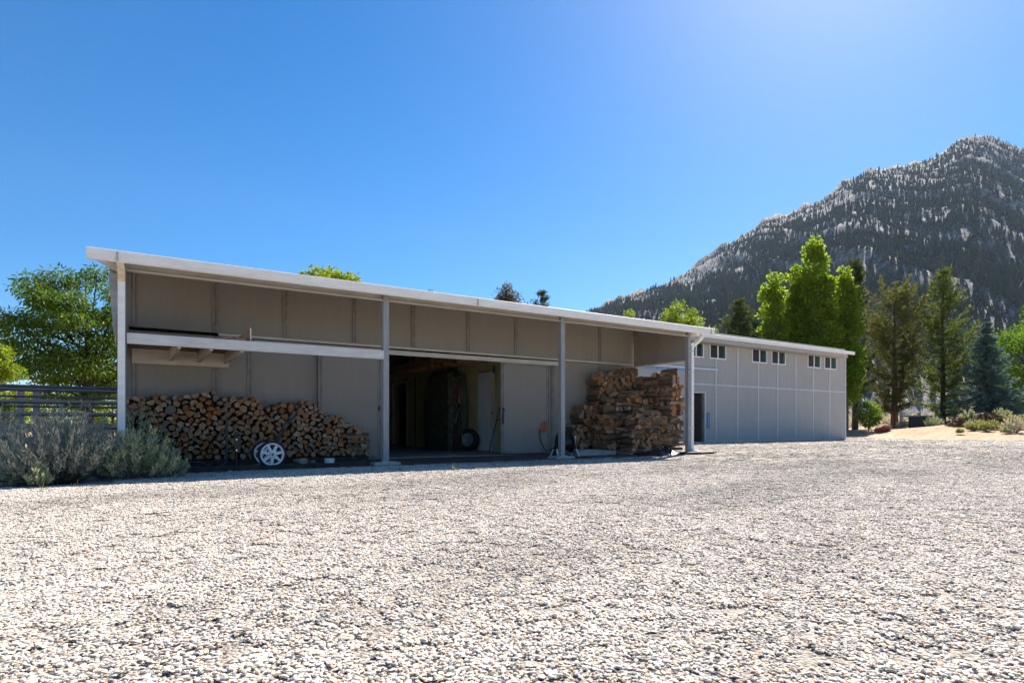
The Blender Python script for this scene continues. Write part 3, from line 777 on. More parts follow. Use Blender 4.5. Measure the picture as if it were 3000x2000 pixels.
MB().box((.2, YB-.075, zl-.26), (xl1, YB-.04, zl-.022)).build('loft_ledger', M['beam'], barn)
nb = 7
yy = np.linspace(YP+.0, YB-.08, nb+1)
for a, b in zip(yy[:-1], yy[1:]):
    MB().box((.14, a+.003, zl-.018), (xl1, b-.003, zl+.004)).build('deck_board', M['plywood'], barn)
# slanted brace and board at the open left end
tp, bt = Vector((-.055, 11.2, 3.0)), Vector((.02, 10.5, 2.0))
MB().bar(tp, bt, .05, .12, up=(1,0,0)).build('end_brace', M['beam'], barn)
MB().box((-.03, 11.2, zl+.003), (-.01, YB-.04, zl+.36)).build('end_board', M['loft'], barn)
MB().box((-.008, 10.3, zl+.006), (.012, 11.6, zl+.30)).build('end_plywood', M['plywood'], barn)

# sliding doors
def slide(x0, x1, y, edge_left):
    d = MB().box((x0+.07, y-.018, .085), (x1-.07, y+.012, ZR-.17)).build('sliding_door', M['wall'], barn)
    for a, b in ((x0, x0+.085), (x1-.085, x1)):
        batten((a+b)/2, .05, ZR-.14, y=y-.0, w=.085, par=d, name='door_stile')
    MB().box((x0+.09, y-.03, .045), (x1-.09, y-.0185, .10)).build('door_rail', M['batten'], d)
    MB().box((x0+.09, y-.03, ZR-.21), (x1-.09, y-.0185, ZR-.16)).build('door_rail', M['batten'], d)
    return d
YD = YB-.075
xd1 = atY(1117, 1200, YD).x
dl = slide(atY(931, 1100, YD).x, xd1, YD, False)
MB().extrude([(xd1-.058+.018*math.cos(t), 1.02+.055*math.sin(t)) for t in np.linspace(0, 2*math.pi, 16, endpoint=False)], 'Y', YD-.036, YD-.0285).build('door_pull', M['black'], dl)
xd0 = atY(1466, 1200, YD).x
dr = slide(xd0, atY(1608, 1200, YD).x, YD, True)
zc = atY(1475, 1215, YD).z
mb = MB().box((xd0+.025, YD-.05, zc-.20), (xd0+.06, YD-.029, zc+.02))
for i in range(7): mb.box((xd0+.018, YD-.055, zc-.19+i*.028), (xd0+.067, YD-.0505, zc-.178+i*.028))
mb.bar((xd0+.04, YD-.045, zc+.02), (xd0+.07, YD-.06, zc+.12), .02, .02); mb.box((xd0+.03, YD-.045, zc+.10), (xd0+.08, YD-.029, zc+.16))
mb.build('door_latch', M['black'], dr)

# garage bay inside: right-hand wall with panels, two doorways, shelf loft
xi = 8.02
ydoor0, ydoor1 = atX(1451, 1200, xi).y, atX(1399, 1200, xi).y         # near door
yd2, yd3 = atX(1192, 1200, xi).y, atX(1152, 1200, xi).y               # far doorway
cuts = [YB+.06, ydoor0, ydoor1, 15.4, 16.9, 18.1, yd2]
for a, b in zip(cuts[:-1], cuts[1:]):
    if a == ydoor0:
        MB().box((xi, a+.004, 2.09), (xi+.05, b-.004, 2.6)).build('interior_panel', M['inwall'], barn)
        continue
    MB().box((xi, a+.006, .013), (xi+.05, b-.006, 2.6)).build('interior_panel', M['inwall'], barn)
    MB().box((xi-.012, b-.03, .013), (xi-.001, b+.02, 2.3)).build('interior_batten', M['barkdark'] if b > 15 else M['beam'], barn)
MB().box((xi, yd2, 2.09), (xi+.05, yd3, 2.6)).build('interior_panel', M['inwall'], barn)
MB().box((xi, yd3, .013), (xi+.05, 21.33, 2.6)).build('interior_panel', M['inwall'], barn)
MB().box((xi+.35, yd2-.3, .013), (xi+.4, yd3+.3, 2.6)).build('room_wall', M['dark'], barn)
d = MB().box((xi-.005, ydoor0+.03, .02), (xi+.035, ydoor1-.03, 2.06)).build('interior_door', M['indoor'], barn)
MB().lathe([(.0,-.05),(.03,-.05),(.032,-.02),(.012,-.01),(.012,.006),(0,.006)], (xi-.006, ydoor0+.10, 1.0), (1,0,0), 12).build('door_knob', M['black'], d)
for a in (yd2-.05, yd3):
    MB().box((xi-.02, a, .013), (xi-.001, a+.05, 2.14)).build('door_casing', M['loft'], barn)
MB().box((xi-.02, yd2, 2.09), (xi-.001, yd3, 2.14)).build('door_casing', M['loft'], barn)
MB().box((xi-.75, yd3+.05, .02), (xi-.72, yd3+.85, 2.05)).build('open_inner_door', M['inwall'], barn)
MB().box((xi-.05, YB+.07, 2.24), (xi-.001, 21.3, 2.30)).build('wall_plate', M['beam'], barn)
for a, b, zz in ((12.9, 15.5, 2.42), (15.6, 18.5, 2.40)):
    MB().box((xi-.62, a, zz-.03), (xi-.57, b, zz+.16)).build('shelf_beam', M['lumber'], barn)
for y in np.arange(12.6, 19, .8):
    MB().box((xi-.56, y-.02, 2.31), (xi-.01, y+.02, 2.40)).build('shelf_joist', M['lumber'], barn)
MB().box((xi-.565, 12.5, 2.402), (xi-.01, 19.2, 2.42)).build('shelf_deck', M['lumber'], barn)
MB().box((.165, 11.9, .0125), (.2, 20, 2.6)).build('interior_panel', M['dark'], barn)
MB().box((3.3, 18.2, 2.2), (3.35, 21.3, 3.4)).build('interior_panel', M['lumber'], barn)
MB().box((2.2, 14.1, 2.75), (8.0, 14.2, 2.98)).build('tie_beam', M['lumber'], barn)
MB().box((2.2, 17.1, 2.85), (8.0, 17.2, 3.08)).build('tie_beam', M['lumber'], barn)

# ------------------------------------------------------------------ workshop wing on the right
YR = 17.089
XR0, PP = 21.389, 1.448
ZRL, ZWT = 2.407, 4.139
ws = empty('workshop', (22, 20, 0), 'long grey panelled workshop building with high windows behind the barn', 'building')
XA, XZ = 11.62, XR0 + 7*PP
ztop = 4.62
xs = [XA] + [XR0 + k*PP for k in range(-6, 8)]
dxl = atY(2024, 1200, YR).x; dxr = atY(2063, 1200, YR).x
zdh = 2.03
Bx = [XR0 + k*PP for k in range(0, 8)]
# upper panels with window cut-outs: build strips round the windows
wpx = [(2017, 2061.5), (2079, 2127), (2203, 2247), (2260, 2301), (2366, 2404), (2415, 2451)]
wins = [(atY(a, 1030, YR-.02).x, atY(b, 1030, YR-.02).x) for a, b in wpx]
zwb = atY(2100, 1051.5, YR-.02).z
us = sorted(set(xs))
for a, b in zip(us[:-1], us[1:]):
    inside = [(max(a, p), min(b, q)) for p, q in wins if q > a and p < b]
    mb = MB()
    mb.box((a+.004, YR, ZRL+.02), (b-.004, YR+.05, zwb))
    cur = a+.004
    for p, q in sorted(inside):
        if p > cur: mb.box((cur, YR, zwb), (p, YR+.05, ZWT))
        cur = max(cur, q)
    if cur < b-.004: mb.box((cur, YR, zwb), (b-.004, YR+.05, ZWT))
    mb.box((a+.004, YR, ZWT), (b-.004, YR+.05, ztop))
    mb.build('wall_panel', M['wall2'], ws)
    if a < dxr and b > dxl:
        mb = MB()
        if a < dxl: mb.box((a+.004, YR, -.06), (min(dxl, b), YR+.05, ZRL-.02))
        if b > dxr: mb.box((max(dxr, a), YR, -.06), (b-.004, YR+.05, ZRL-.02))
        mb.box((max(a, dxl), YR+.001, zdh), (min(b, dxr), YR+.049, ZRL-.021))
        mb.build('wall_panel', M['wall2'], ws)
    else:
        MB().box((a+.004, YR, -.06), (b-.004, YR+.05, ZRL-.02)).build('wall_panel', M['wall2'], ws)
for x in xs[1:]:
    w = .075
    top = ztop-.1
    for p, q in wins:
        if p-.03 < x < q+.03: top = zwb-.03
    if not (dxl-.05 < x < dxr+.02): MB().box((x-w/2, YR-.024, -.02), (x+w/2, YR-.001, ZRL-.03)).build('batten', M['batten2'], ws)
    MB().box((x-w/2, YR-.024, ZRL+.03), (x+w/2, YR-.001, top)).build('batten', M['batten2'], ws)
MB().box((XA, YR-.03, ZRL-.03), (XZ+.04, YR-.001, ZRL+.03)).build('wall_rail', M['batten2'], ws)
MB().box((dxr+.06, YR-.03, -.03), (XZ+.04, YR-.001, .04)).build('base_rail', M['batten2'], ws)
MB().box((XZ, YR+.052, -.06), (XZ+.05, 23.5, ztop-.1)).build('side_wall', M['wall2'], ws)
MB().box((XA, YR+.052, -.06), (XA+.05, 23.5, ztop-.1)).build('side_wall', M['wall2'], ws)
MB().box((XA, 23.45, -.06), (XZ, 23.5, ztop-.1)).build('rear_wall', M['wall2'], ws)
MB().box((XZ-.04, YR-.03, -.03), (XZ+.052, YR-.0005+.05, ztop-.05)).build('corner_trim', M['batten2'], ws) if False else None
MB().box((XZ+.051, YR-.026, -.03), (XZ+.07, YR+.08, ztop-.05)).build('corner_trim', M['batten2'], ws)
MB().box((XA+.06, YR+.06, -.2), (XZ-.01, 23.44, .0)).build('floor_slab', M['slab'], ws)
# windows
for i, (p, q) in enumerate(wins):
    fw = .045; y0_, y1_ = YR-.035, YR+.03
    w = empty('window', (0,0,0), '', ''); 
    bpy.data.objects.remove(w)
    fr = MB()
    fr.box((p, y0_, zwb), (q, y1_, zwb+fw)).box((p, y0_, ZWT-fw), (q, y1_, ZWT)).box((p, y0_, zwb+fw), (p+fw, y1_, ZWT-fw)).box((q-fw, y0_, zwb+fw), (q, y1_, ZWT-fw))
    mid = (p+q)/2
    fr.box((mid-.035, y0_+.006, zwb+fw), (mid+.035, y1_, ZWT-fw))
    wo = fr.build('window', M['trimwhite'], ws)
    MB().box((p+fw, YR-.008, zwb+fw), (mid-.035, YR+.0, ZWT-fw)).build('pane', M['brownpane'], wo)
    MB().box((mid+.035, YR-.008, zwb+fw), (q-fw-.09, YR+.0, ZWT-fw-.03)).build('pane', M['reflectpane'], wo)
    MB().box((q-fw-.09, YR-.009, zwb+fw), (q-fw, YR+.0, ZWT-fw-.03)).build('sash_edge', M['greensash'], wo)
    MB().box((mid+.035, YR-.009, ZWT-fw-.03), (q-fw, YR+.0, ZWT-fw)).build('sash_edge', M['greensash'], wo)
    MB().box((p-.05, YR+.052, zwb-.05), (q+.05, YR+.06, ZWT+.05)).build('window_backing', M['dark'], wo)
# doorway with the door swung inwards
for a, b, z0_, z1_ in ((dxl-.05, dxl, -.02, zdh+.05), (dxr, dxr+.06, -.02, zdh+.05), (dxl, dxr, zdh-.0, zdh+.05)):
    MB().box((a, YR-.045, z0_), (b, YR-.0015, z1_)).build('door_casing', M['batten2'], ws)
MB().box((dxr-.04, YR+.002, .0), (dxr, YR+.10, zdh)).build('door_jamb', M['batten'], ws)
dd_ = MB().bar((dxr-.09, YR+.06, 1.0), (dxr-.16, YR+.86, 1.0), .045, 1.98).build('open_door', M['doorshade'], ws)
MB().bar((dxr-.088, YR+.034, 1.0), (dxr-.0895, YR+.036, 1.0), .05, 1.98).build('door_edge', M['indoor'], dd_)
for z in (.25, 1.05, 1.8):
    MB().tube([(dxr-.05, YR+.02, z-.045), (dxr-.05, YR+.02, z+.045)], .012, 8).build('hinge', M['blackmetal'], dd_)
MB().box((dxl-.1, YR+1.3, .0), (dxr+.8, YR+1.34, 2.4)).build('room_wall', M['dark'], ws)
# sliding track on its left with a pale door and light blue strips below it
t0, t1 = 13.2, atY(2097, 1090, YR).x
zt = atY(2060, 1080, YR-.08).z
MB().extrude([(YR-.025, zt+.075), (YR-.10, zt+.045), (YR-.10, zt-.05), (YR-.085, zt-.05), (YR-.085, zt+.03), (YR-.025, zt+.055)], 'X', t0, t1).build('door_track', M['steel_track'], ws)
x0_, x1_ = 14.5, atY(2010, 1090, YR).x
MB().box((x0_, YR-.075, .05), (x1_, YR-.045, zt-.145)).build('sliding_door', M['wall2'], ws)
k = 9
for i in range(k):
    a = x0_ + (x1_-x0_)*i/k; b = x0_ + (x1_-x0_)*(i+.86)/k
    MB().box((a, YR-.06, zt-.135), (b, YR-.05, zt-.07)).build('strip_panel', M['lightblue'], ws)
# roof
YE2 = YR - .62
e0 = atY(2300, 1006.5, YE2)
ZE2 = e0.z
xe = atY(2505, 1030, YE2).x
def ro(y, t): return ZE2 - .03 + (y-YE2)*.05 + t
ya, yb = YE2+.09, 24.1
MB().add([(XA-.3,ya,ro(ya,0)),(xe-.02,ya,ro(ya,0)),(xe-.02,yb,ro(yb,0)),(XA-.3,yb,ro(yb,0)),(XA-.3,ya,ro(ya,.04)),(xe-.02,ya,ro(ya,.04)),(xe-.02,yb,ro(yb,.04)),(XA-.3,yb,ro(yb,.04))],
    [(0,3,2,1),(4,5,6,7),(0,1,5,4),(1,2,6,5),(2,3,7,6),(3,0,4,7)]).build('roof', M['white'], ws)
MB().box((XA-.3, YE2+.10, ZE2-.30), (xe-.5, YE2+.16, ZE2-.035)).build('fascia', M['wall2'], ws)
MB().box((XA-.3, YE2+.161, ZE2-.30), (xe-.5, YR+.1, ZE2-.27)).build('soffit', M['wall2'], ws)
g2 = [(YE2+.09, ZE2), (YE2+.09, ZE2-.125), (YE2+.02, ZE2-.135), (YE2+.004, ZE2-.12), (YE2+.012, ZE2-.09), (YE2, ZE2-.07), (YE2, ZE2), (YE2+.010, ZE2), (YE2+.010, ZE2-.11), (YE2+.08, ZE2-.11), (YE2+.08, ZE2)]
MB().tube([(XA-.29, YE2+.004, ZE2+.004), (xe-.003, YE2+.004, ZE2+.004)], .015, 8).build('gutter_bead', M['white'], ws, smooth=60)
jx = (XA-.3, 20.2, atY(2376, 1016, YE2).x, xe)
for a, b in zip(jx[:-1], jx[1:]): MB().extrude(g2, 'X', a+.002, b-.002).build('gutter', M['white'], ws)
# closing wall above the soffit at the gable ends
for x in (XA, XZ): MB().box((x, YR+.06, ztop-.099), (x+.05, 23.44, ztop+.0)).build('gable_infill', M['wall2'], ws)

# security light under the eave
c = atY(2193, 1004, YR-.3)
sl_ = empty('security_light', c, 'white twin-lamp security light under the workshop eave', 'light')
MB().lathe([(0,0),(.09,0),(.09,.03),(.03,.05),(0,.05)], c + Vector((0,0,-.05)), (0,0,1), 16).build('mount', M['trimwhite'], sl_, smooth=40)
for dx in (-.09, .10):
    a = c + Vector((dx*.3, 0, -.05)); b = c + Vector((dx*1.6, -.16, -.10))
    MB().tube([a, a.lerp(b, .45), a.lerp(b, .5), b], [.02, .025, .06, .075], 12).build('lamp_head', M['trimwhite'], sl_, smooth=40)
MB().tube([c+Vector((.01,-.02,-.05)), c+Vector((.01,-.05,-.15)), c+Vector((.01,-.06,-.19))], [.03,.045,.03], 10).build('sensor', M['trimwhite'], sl_, smooth=40)
# blue thermometer board beside the doorway
a = atY(2071, 1208, YR-.01); b = atY(2079, 1254, YR-.01)
th = empty('wall_thermometer', ((a.x+b.x)/2, YR-.01, b.z), 'narrow blue board on the wall right of the workshop doorway', 'wall plate')
MB().box((a.x, YR-.025, b.z), (b.x, YR-.003, a.z)).build('board', M['blue'], th)
xc = (a.x+b.x)/2
MB().tube([(xc, YR-.028, b.z+.06), (xc, YR-.028, a.z-.06)], .008, 6).build('tube', M['galv'], th)
for z in (a.z-.02, b.z+.02):
    MB().tube([(xc, YR-.032, z), (xc, YR-.0255, z)], .007, 6).build('screw', M['galv'], th)

# ------------------------------------------------------------------ firewood
def log_mesh(kind, r, ln, rr):
    """a split or round log lying along local Y, centred; slots: end, bark, split face"""
    if kind == 'round':
        n = 9; poly = [(r*rr.uniform(.88, 1.08)*math.cos(t), r*rr.uniform(.88, 1.08)*math.sin(t)) for t in np.linspace(0, 2*math.pi, n, endpoint=False)]; side = [1]*n
    elif kind == 'half':
        a = np.linspace(-.12, math.pi+.12, 6); poly = [(1.15*r*rr.uniform(.92, 1.06)*math.cos(t), 1.15*r*rr.uniform(.92, 1.06)*math.sin(t) - .45*r) for t in a]; side = [1]*5 + [2]
        poly.insert(6, (rr.uniform(-.2,.2)*r, -.6*r)); side = [1]*5 + [2, 2]
    elif kind == 'wedge':
        w = rr.uniform(.9, 1.3); a = np.linspace(.25*math.pi, .75*math.pi, 4)
        poly = [(1.7*r*math.cos(t)*w, 1.75*r*math.sin(t) - .85*r) for t in a] + [(rr.uniform(-.15,.15)*r, -.95*r)]; side = [1,1,1,2,2]
    else:
        n = 5; poly = [(1.12*r*rr.uniform(.75, 1.15)*math.cos(t), 1.0*r*rr.uniform(.75, 1.15)*math.sin(t)) for t in np.linspace(.3, 2*math.pi+.3, n, endpoint=False)]; side = [2,1,2,2,1]
    n = len(poly); vs = []; L3 = (-ln/2, 0, ln/2)
    bend = rr.uniform(-.012, .012)
    tw = rr.uniform(.9, 1.1)
    for i, y in enumerate(L3):
        s = (1, rr.uniform(.97, 1.05), tw)[i]
        for k, (x, z) in enumerate(poly): vs.append((x*s + (bend if i == 1 else 0), y + (rr.uniform(-.008, .008) if i != 1 else 0), z*s))
    fs = [tuple(range(n)), tuple(range(2*n, 3*n))[::-1]]; mi = [0, 0]
    for i in range(2):
        for k in range(n):
            k2 = (k+1) % n; fs.append((i*n+k, (i+1)*n+k, (i+1)*n+k2, i*n+k2)); mi.append(side[k])
    me = bpy.data.meshes.new('firewood_log')
    me.from_pydata(vs, [], fs); me.polygons.foreach_set('material_index', mi)
    for m in ('logend', 'logside', 'logsplit'): me.materials.append(M[m])
    bm = bmesh.new(); bm.from_mesh(me); bmesh.ops.recalc_face_normals(bm, faces=bm.faces[:]); bm.to_mesh(me); bm.free()
    return me
rr = random.Random(5)
KINDS = ['round', 'half', 'wedge', 'chunk']
KW = {'round': 'round', 'half': 'half-round', 'wedge': 'wedge-split', 'chunk': 'rough-split'}
LOGS = {k: [log_mesh(k, .5, 1.0, rr) for _ in range(7)] for k in KINDS}     # unit logs: diameter 1, length 1
placed = []          # (kind, mesh, matrix, radius, visible weight, label)
def put(kind, pos, r, ln, rot, label, weight):
    me = rr.choice(LOGS[kind])
    mtx = Matrix.Translation(pos) @ rot.to_4x4() @ Matrix.Diagonal((2*r, ln, 2*r, 1))
    placed.append([kind, me, mtx, r, weight, label, Vector(pos)])
ROTY = lambda roll, yaw=0.0, pitch=0.0: (Matrix.Rotation(yaw, 3, 'Z') @ Matrix.Rotation(pitch, 3, 'X') @ Matrix.Rotation(roll, 3, 'Y'))

def drop_pack(x0, x1, zbase, top, rmin, rmax, nmax, seed):
    """circles dropped one by one on the lowest free seat below the outline top(x)"""
    r_ = np.random.default_rng(seed); C = np.zeros((0, 3)); out = []
    fails = 0
    while len(out) < nmax and fails < 60:
        r = r_.uniform(rmin, rmax) * (1.25 if r_.uniform() < .1 else 1)
        xs = r_.uniform(x0+r, x1-r, 40)
        best = None
        zs = np.full(40, zbase + r)
        if len(C):
            dx = np.abs(xs[:, None] - C[None, :, 0]); rs = (C[None, :, 2] + r)*.96
            hit = dx < rs
            zz = np.where(hit, C[None, :, 1] + np.sqrt(np.maximum(rs**2 - dx**2, 0)), -9)
            zs = np.maximum(zs, zz.max(1))
        okk = np.array([zs[i] + r*.7 <= top(xs[i]) for i in range(40)])
        if not okk.any(): fails += 1; continue
        i = np.where(okk, zs, 99).argmin()
        C = np.vstack([C, [xs[i], zs[i], r]]); out.append((xs[i], zs[i], r)); fails = 0
    return out
# left stack: ends facing the yard
prof = [(385,1165),(400,1158),(450,1153),(520,1157),(560,1152),(600,1143),(625,1147),(650,1160),(720,1158),(755,1166),(775,1188),(800,1190),(830,1176),(880,1172),(912,1176),(940,1196),(980,1212),(1010,1226),(1040,1242),(1065,1256),(1076,1290),(1086,1330)]
YF = 11.33
pX = [atY(a, b, YF).x for a, b in prof]; pZ = [atY(a, b, YF).z for a, b in prof]
topf = lambda x: float(np.interp(x, pX, pZ))
left = drop_pack(pX[0]-.1, pX[-1], .10, topf, .036, .062, 640, 3)
zonex = [(1.0, 'at the left end behind the sagebrush'), (1.75, 'behind the bent black pipe stand'), (2.6, 'behind the white-wheeled cart'), (3.3, 'right of the cart handle'), (9, 'at the low right end near the grey post')]
def zone(x): return next(t for lim, t in zonex if x < lim)
for x, z, r in left:
    k = rr.choices(KINDS, (2, 4, 4, 3))[0]
    hgt = 'in the top course' if z > topf(x) - .16 else ('in the bottom course' if z < .26 else 'half way up')
    w = r * (1.3 if z > .3 else .8)
    put(k, Vector((x, YF + .20 + rr.uniform(-.06, .03), z)), r*1.0, .40, ROTY(rr.uniform(0, 6.28) if k == 'round' else rr.choice((0, 0, math.pi, 1.2, -1.2)) + rr.uniform(-.5, .5), rr.uniform(-.06, .06), rr.uniform(-.03, .03)),
        'log end|left firewood stack', w)
# log ends cross-stacked at the right end
for j in range(4):
    put('chunk' if j % 2 else 'half', Vector((3.86 + .02*rr.uniform(-1, 1), YF + .02 + .0*j, .14 + j*.115)), .05, .42, ROTY(rr.uniform(-.4, .4), math.pi/2 + rr.uniform(-.1, .1)), 'crosswise log|right end of left firewood stack', .08)
# right stack: stepped rows, crosswise layers and a jumbled top
xr0 = 8.98
base_z = .13
profB = [(1668, 1262), (1690, 1250), (1740, 1246), (1751, 1245)]
def topA(x):
    return float(np.interp(x, [9.0, 9.05, 9.28, 9.32, 9.78, 9.82, 10.3, 10.8, 11.0, 11.15, 11.38], [.62, .70, .72, 1.14, 1.20, 1.84, 1.92, 2.02, 2.08, 1.84, 1.80]))
A = drop_pack(9.0, 11.36, base_z, topA, .040, .068, 420, 8)
for x, z, r in A:
    k = rr.choices(KINDS, (2, 3, 3, 3))[0]
    reg = 'low left step of right pile' if x < 9.3 else ('middle step of right pile' if x < 9.8 else 'tall back of right pile')
    put(k, Vector((x, 11.47 + rr.uniform(-.05, .05), z)), r*1.08, .42, ROTY(rr.uniform(0, 6.28), rr.uniform(-.08, .08), rr.uniform(-.04, .04)),
        f'log end|{reg}', r*(1.5 if z > topA(x)-.45 or x < 9.9 else .25))
def layers(xa, xb, ya, yb, z0, ztopf, seed, where, wgt, cross=.5):
    r_ = random.Random(seed); z = z0; i = 0
    while True:
        r = r_.uniform(.045, .068)
        lay_x = r_.random() < cross
        any_ = False
        if lay_x:
            x = xa + r_.uniform(-.05, .05)
            while x < xb - .12:
                ln = r_.uniform(.36, .46)
                cx = x + ln/2
                if z + r < ztopf(cx):
                    any_ = True
                    for y in np.arange(ya + .05, yb, .115):
                        k = r_.choice(['half', 'chunk', 'wedge', 'chunk', 'round'])
                        put(k, Vector((cx, y + r_.uniform(-.06, .03), z + r + r_.uniform(-.022, .022))), r*r_.uniform(.9, 1.2), ln, ROTY(r_.uniform(0, 6.28), math.pi/2 + r_.uniform(-.22, .22), r_.uniform(-.09, .09)),
                            f'lengthwise log|{where}', wgt*(1.6 if y < ya + .1 else .2))
                x += ln + r_.uniform(.0, .03)
        else:
            x = xa + .05
            while x < xb - .03:
                q = r*r_.uniform(.85, 1.25)
                if z + r < ztopf(x):
                    any_ = True
                    for y in np.arange(ya + .2, yb, .44):
                        k = r_.choice(KINDS)
                        put(k, Vector((x, y + r_.uniform(-.10, .04), z + r + r_.uniform(-.02, .02))), q*1.05, .42, ROTY(r_.uniform(0, 6.28), r_.uniform(-.15, .15), r_.uniform(-.05, .05)),
                            f'log end|{where}', wgt*(1.0 if y < ya + .3 else .15))
                x += 2*q*.95
        z += 2*r*.93; i += 1
        if not any_ or z > 2.4: break
layers(9.75, 11.0, 10.16, 10.62, .07, lambda x: float(np.interp(x, [9.75, 9.9, 10.1, 10.6, 11.0], [.35, .62, .86, .98, .86])), 1, 'front of right pile', .07)
layers(9.45, 11.0, 10.66, 11.16, base_z, lambda x: float(np.interp(x, [9.45, 9.6, 9.9, 10.3, 11.0], [.45, .85, 1.18, 1.42, 1.30])), 2, 'second tier of right pile', .06)
layers(11.0, 11.42, 10.12, 11.2, .07, lambda x: 1.80 + .10*math.sin(x*37), 4, 'corner column by downspout', .07, .5)
# jumbled logs lying over the steps
r_ = random.Random(12)
for i in range(95):
    f = r_.random(); x = r_.uniform(9.5, 10.95)
    if f < .45: y, z = r_.uniform(10.72, 11.1), float(np.interp(x, [9.45, 9.6, 9.9, 10.3, 11.0], [.45, .85, 1.18, 1.42, 1.30])) + r_.uniform(.0, .10)
    elif f < .75: y, z = r_.uniform(10.2, 10.6), float(np.interp(x, [9.5, 9.9, 10.1, 10.6, 11.0], [.2, .62, .86, .98, .86])) + r_.uniform(.0, .09)
    else: x = r_.uniform(9.85, 11.2); y, z = r_.uniform(11.3, 11.45), topA(x) + r_.uniform(-.02, .06)
    if x < 9.8 and f >= .45 and f < .75: continue
    k = r_.choice(['half', 'chunk', 'wedge', 'round'])
    put(k, Vector((x, y, z)), r_.uniform(.04, .062), r_.uniform(.34, .46), ROTY(r_.uniform(0, 6.28), r_.uniform(.9, 2.2), r_.uniform(-.22, .22)), 'loose log|top of right pile', .11)
for i in range(34):
    x = r_.uniform(9.85, 11.05); zt_ = float(np.interp(x, [9.75, 9.9, 10.1, 10.6, 11.0], [.35, .62, .86, .98, .86]))
    k = r_.choice(['half', 'chunk', 'wedge', 'round'])
    put(k, Vector((x, 10.14 + r_.uniform(-.05, .03), r_.uniform(.12, zt_))), r_.uniform(.042, .066), r_.uniform(.28, .42), ROTY(r_.uniform(0, 6.28), r_.choice((.5, 1.1, 1.57, 2.0)) + r_.uniform(-.3, .3), r_.uniform(-.25, .25)), 'askew log|front of right pile', .115)
for i in range(16):
    put(r_.choice(KINDS), Vector((11.2 + r_.uniform(-.12, .12), 10.35 + r_.uniform(-.1, .5), 1.86 + r_.uniform(-.02, .08))), r_.uniform(.045, .065), .40, ROTY(r_.uniform(0, 6.28), r_.uniform(0, 3), r_.uniform(-.1, .1)), 'loose log|cap of column by downspout', .12)
def nth(i): return str(i) + ('th' if 10 <= i % 100 <= 20 else {1: 'st', 2: 'nd', 3: 'rd'}.get(i % 10, 'th'))
rows = {}
for i, p in enumerate(placed):
    rows.setdefault((p[5], int(p[6].z/.11)), []).append(i)
for (key, row), ids in rows.items():
    kind_txt, where = key.split('|')
    ids.sort(key=lambda i: (placed[i][6].x, placed[i][6].y))
    for j, i in enumerate(ids):
        placed[i][5] = f"{KW[placed[i][0]]} {kind_txt}, {nth(row+1)} row up, {nth(j+1)} from left, {where}"
order = sorted(range(len(placed)), key=lambda i: -placed[i][4])
ind = order[:300]; rest = order[300:]
for i in ind:
    k, me, mtx, r, w, lb, ps_ = placed[i]
    o = link(bpy.data.objects.new('firewood_log', me)); o.matrix_world = mtx
    tag(o, lb, 'firewood log', 'firewood logs stacked under the barn roof')
V = []; F = []; MI = []; RN = []; off = 0
for i in rest:
    k, me, mtx, r, w, lb, ps_ = placed[i]
    vv = np.empty(len(me.vertices)*3, np.float32); me.vertices.foreach_get('co', vv); vv = vv.reshape(-1, 3)
    mm = np.array(mtx); V.append(vv @ mm[:3, :3].T + mm[:3, 3])
    for p in me.polygons: F.append([off + q for q in p.vertices]); MI.append(p.material_index)
    RN += [rr.random()]*len(vv); off += len(vv)
me = bpy.data.meshes.new('firewood_rest'); me.from_pydata(np.concatenate(V).tolist(), [], F); me.polygons.foreach_set('material_index', MI)
for m in ('logend', 'logside', 'logsplit'): me.materials.append(M[m])
a = me.attributes.new('rnd', 'FLOAT', 'POINT'); a.data.foreach_set('value', RN)
o = link(bpy.data.objects.new('firewood_rest', me)); o['kind'] = 'stuff'; o['label'] = 'remaining split logs filling the two firewood stacks'; o['category'] = 'firewood'
print('logs', len(placed))

# timber skids, pallet platform, edging
for y in (11.35, 11.62):
    o = MB().bar((.15, y, .05), (4.05, y, .05), .09, .085).build('timber_skid', M['barkdark']); tag(o, 'dark timber skid under the front of the left firewood stack' if y < 11.5 else 'dark timber skid under the back of the left firewood stack', 'timber')
pal = empty('pallet', (10.1, 10.9, 0), 'low wooden plank platform under the right firewood pile', 'pallet')
for y in np.arange(10.72, 11.66, .155):
    MB().box((8.72 + .03*math.sin(y*30), y, .095), (11.35, y+.135, .122)).build('plank', M['farfence'], pal)
for x in (8.78, 9.9, 11.2):
    MB().box((x, 10.74, .011), (x+.09, 11.62, .094)).build('bearer', M['farfence'], pal)
pal2 = empty('front_pallet', (10.5, 10.3, 0), 'dark wooden pallet under the front row of the right firewood pile', 'pallet')
for y in (10.14, 10.29, 10.44, 10.57):
    MB().box((9.72, y, .045), (11.44, y+.1, .067)).build('plank', M['farfence'], pal2)
for x in (9.78, 10.5, 11.3):
    MB().box((x, 10.15, .011), (x+.08, 10.66, .0445)).build('bearer', M['farfence'], pal2)
o = MB().box((8.55, 10.55, .0), (9.7, 10.68, .10)).build('concrete_kerb', M['concrete']); tag(o, 'pale concrete kerb in front of the plank platform', 'kerb')
c0 = MB().bar((.45, 9.86, .03), (3.55, 9.90, .03), .09, .075).build('edging_timber', M['barkdark']); tag(c0, 'dark edging timber lying along the gravel before the cart', 'timber')
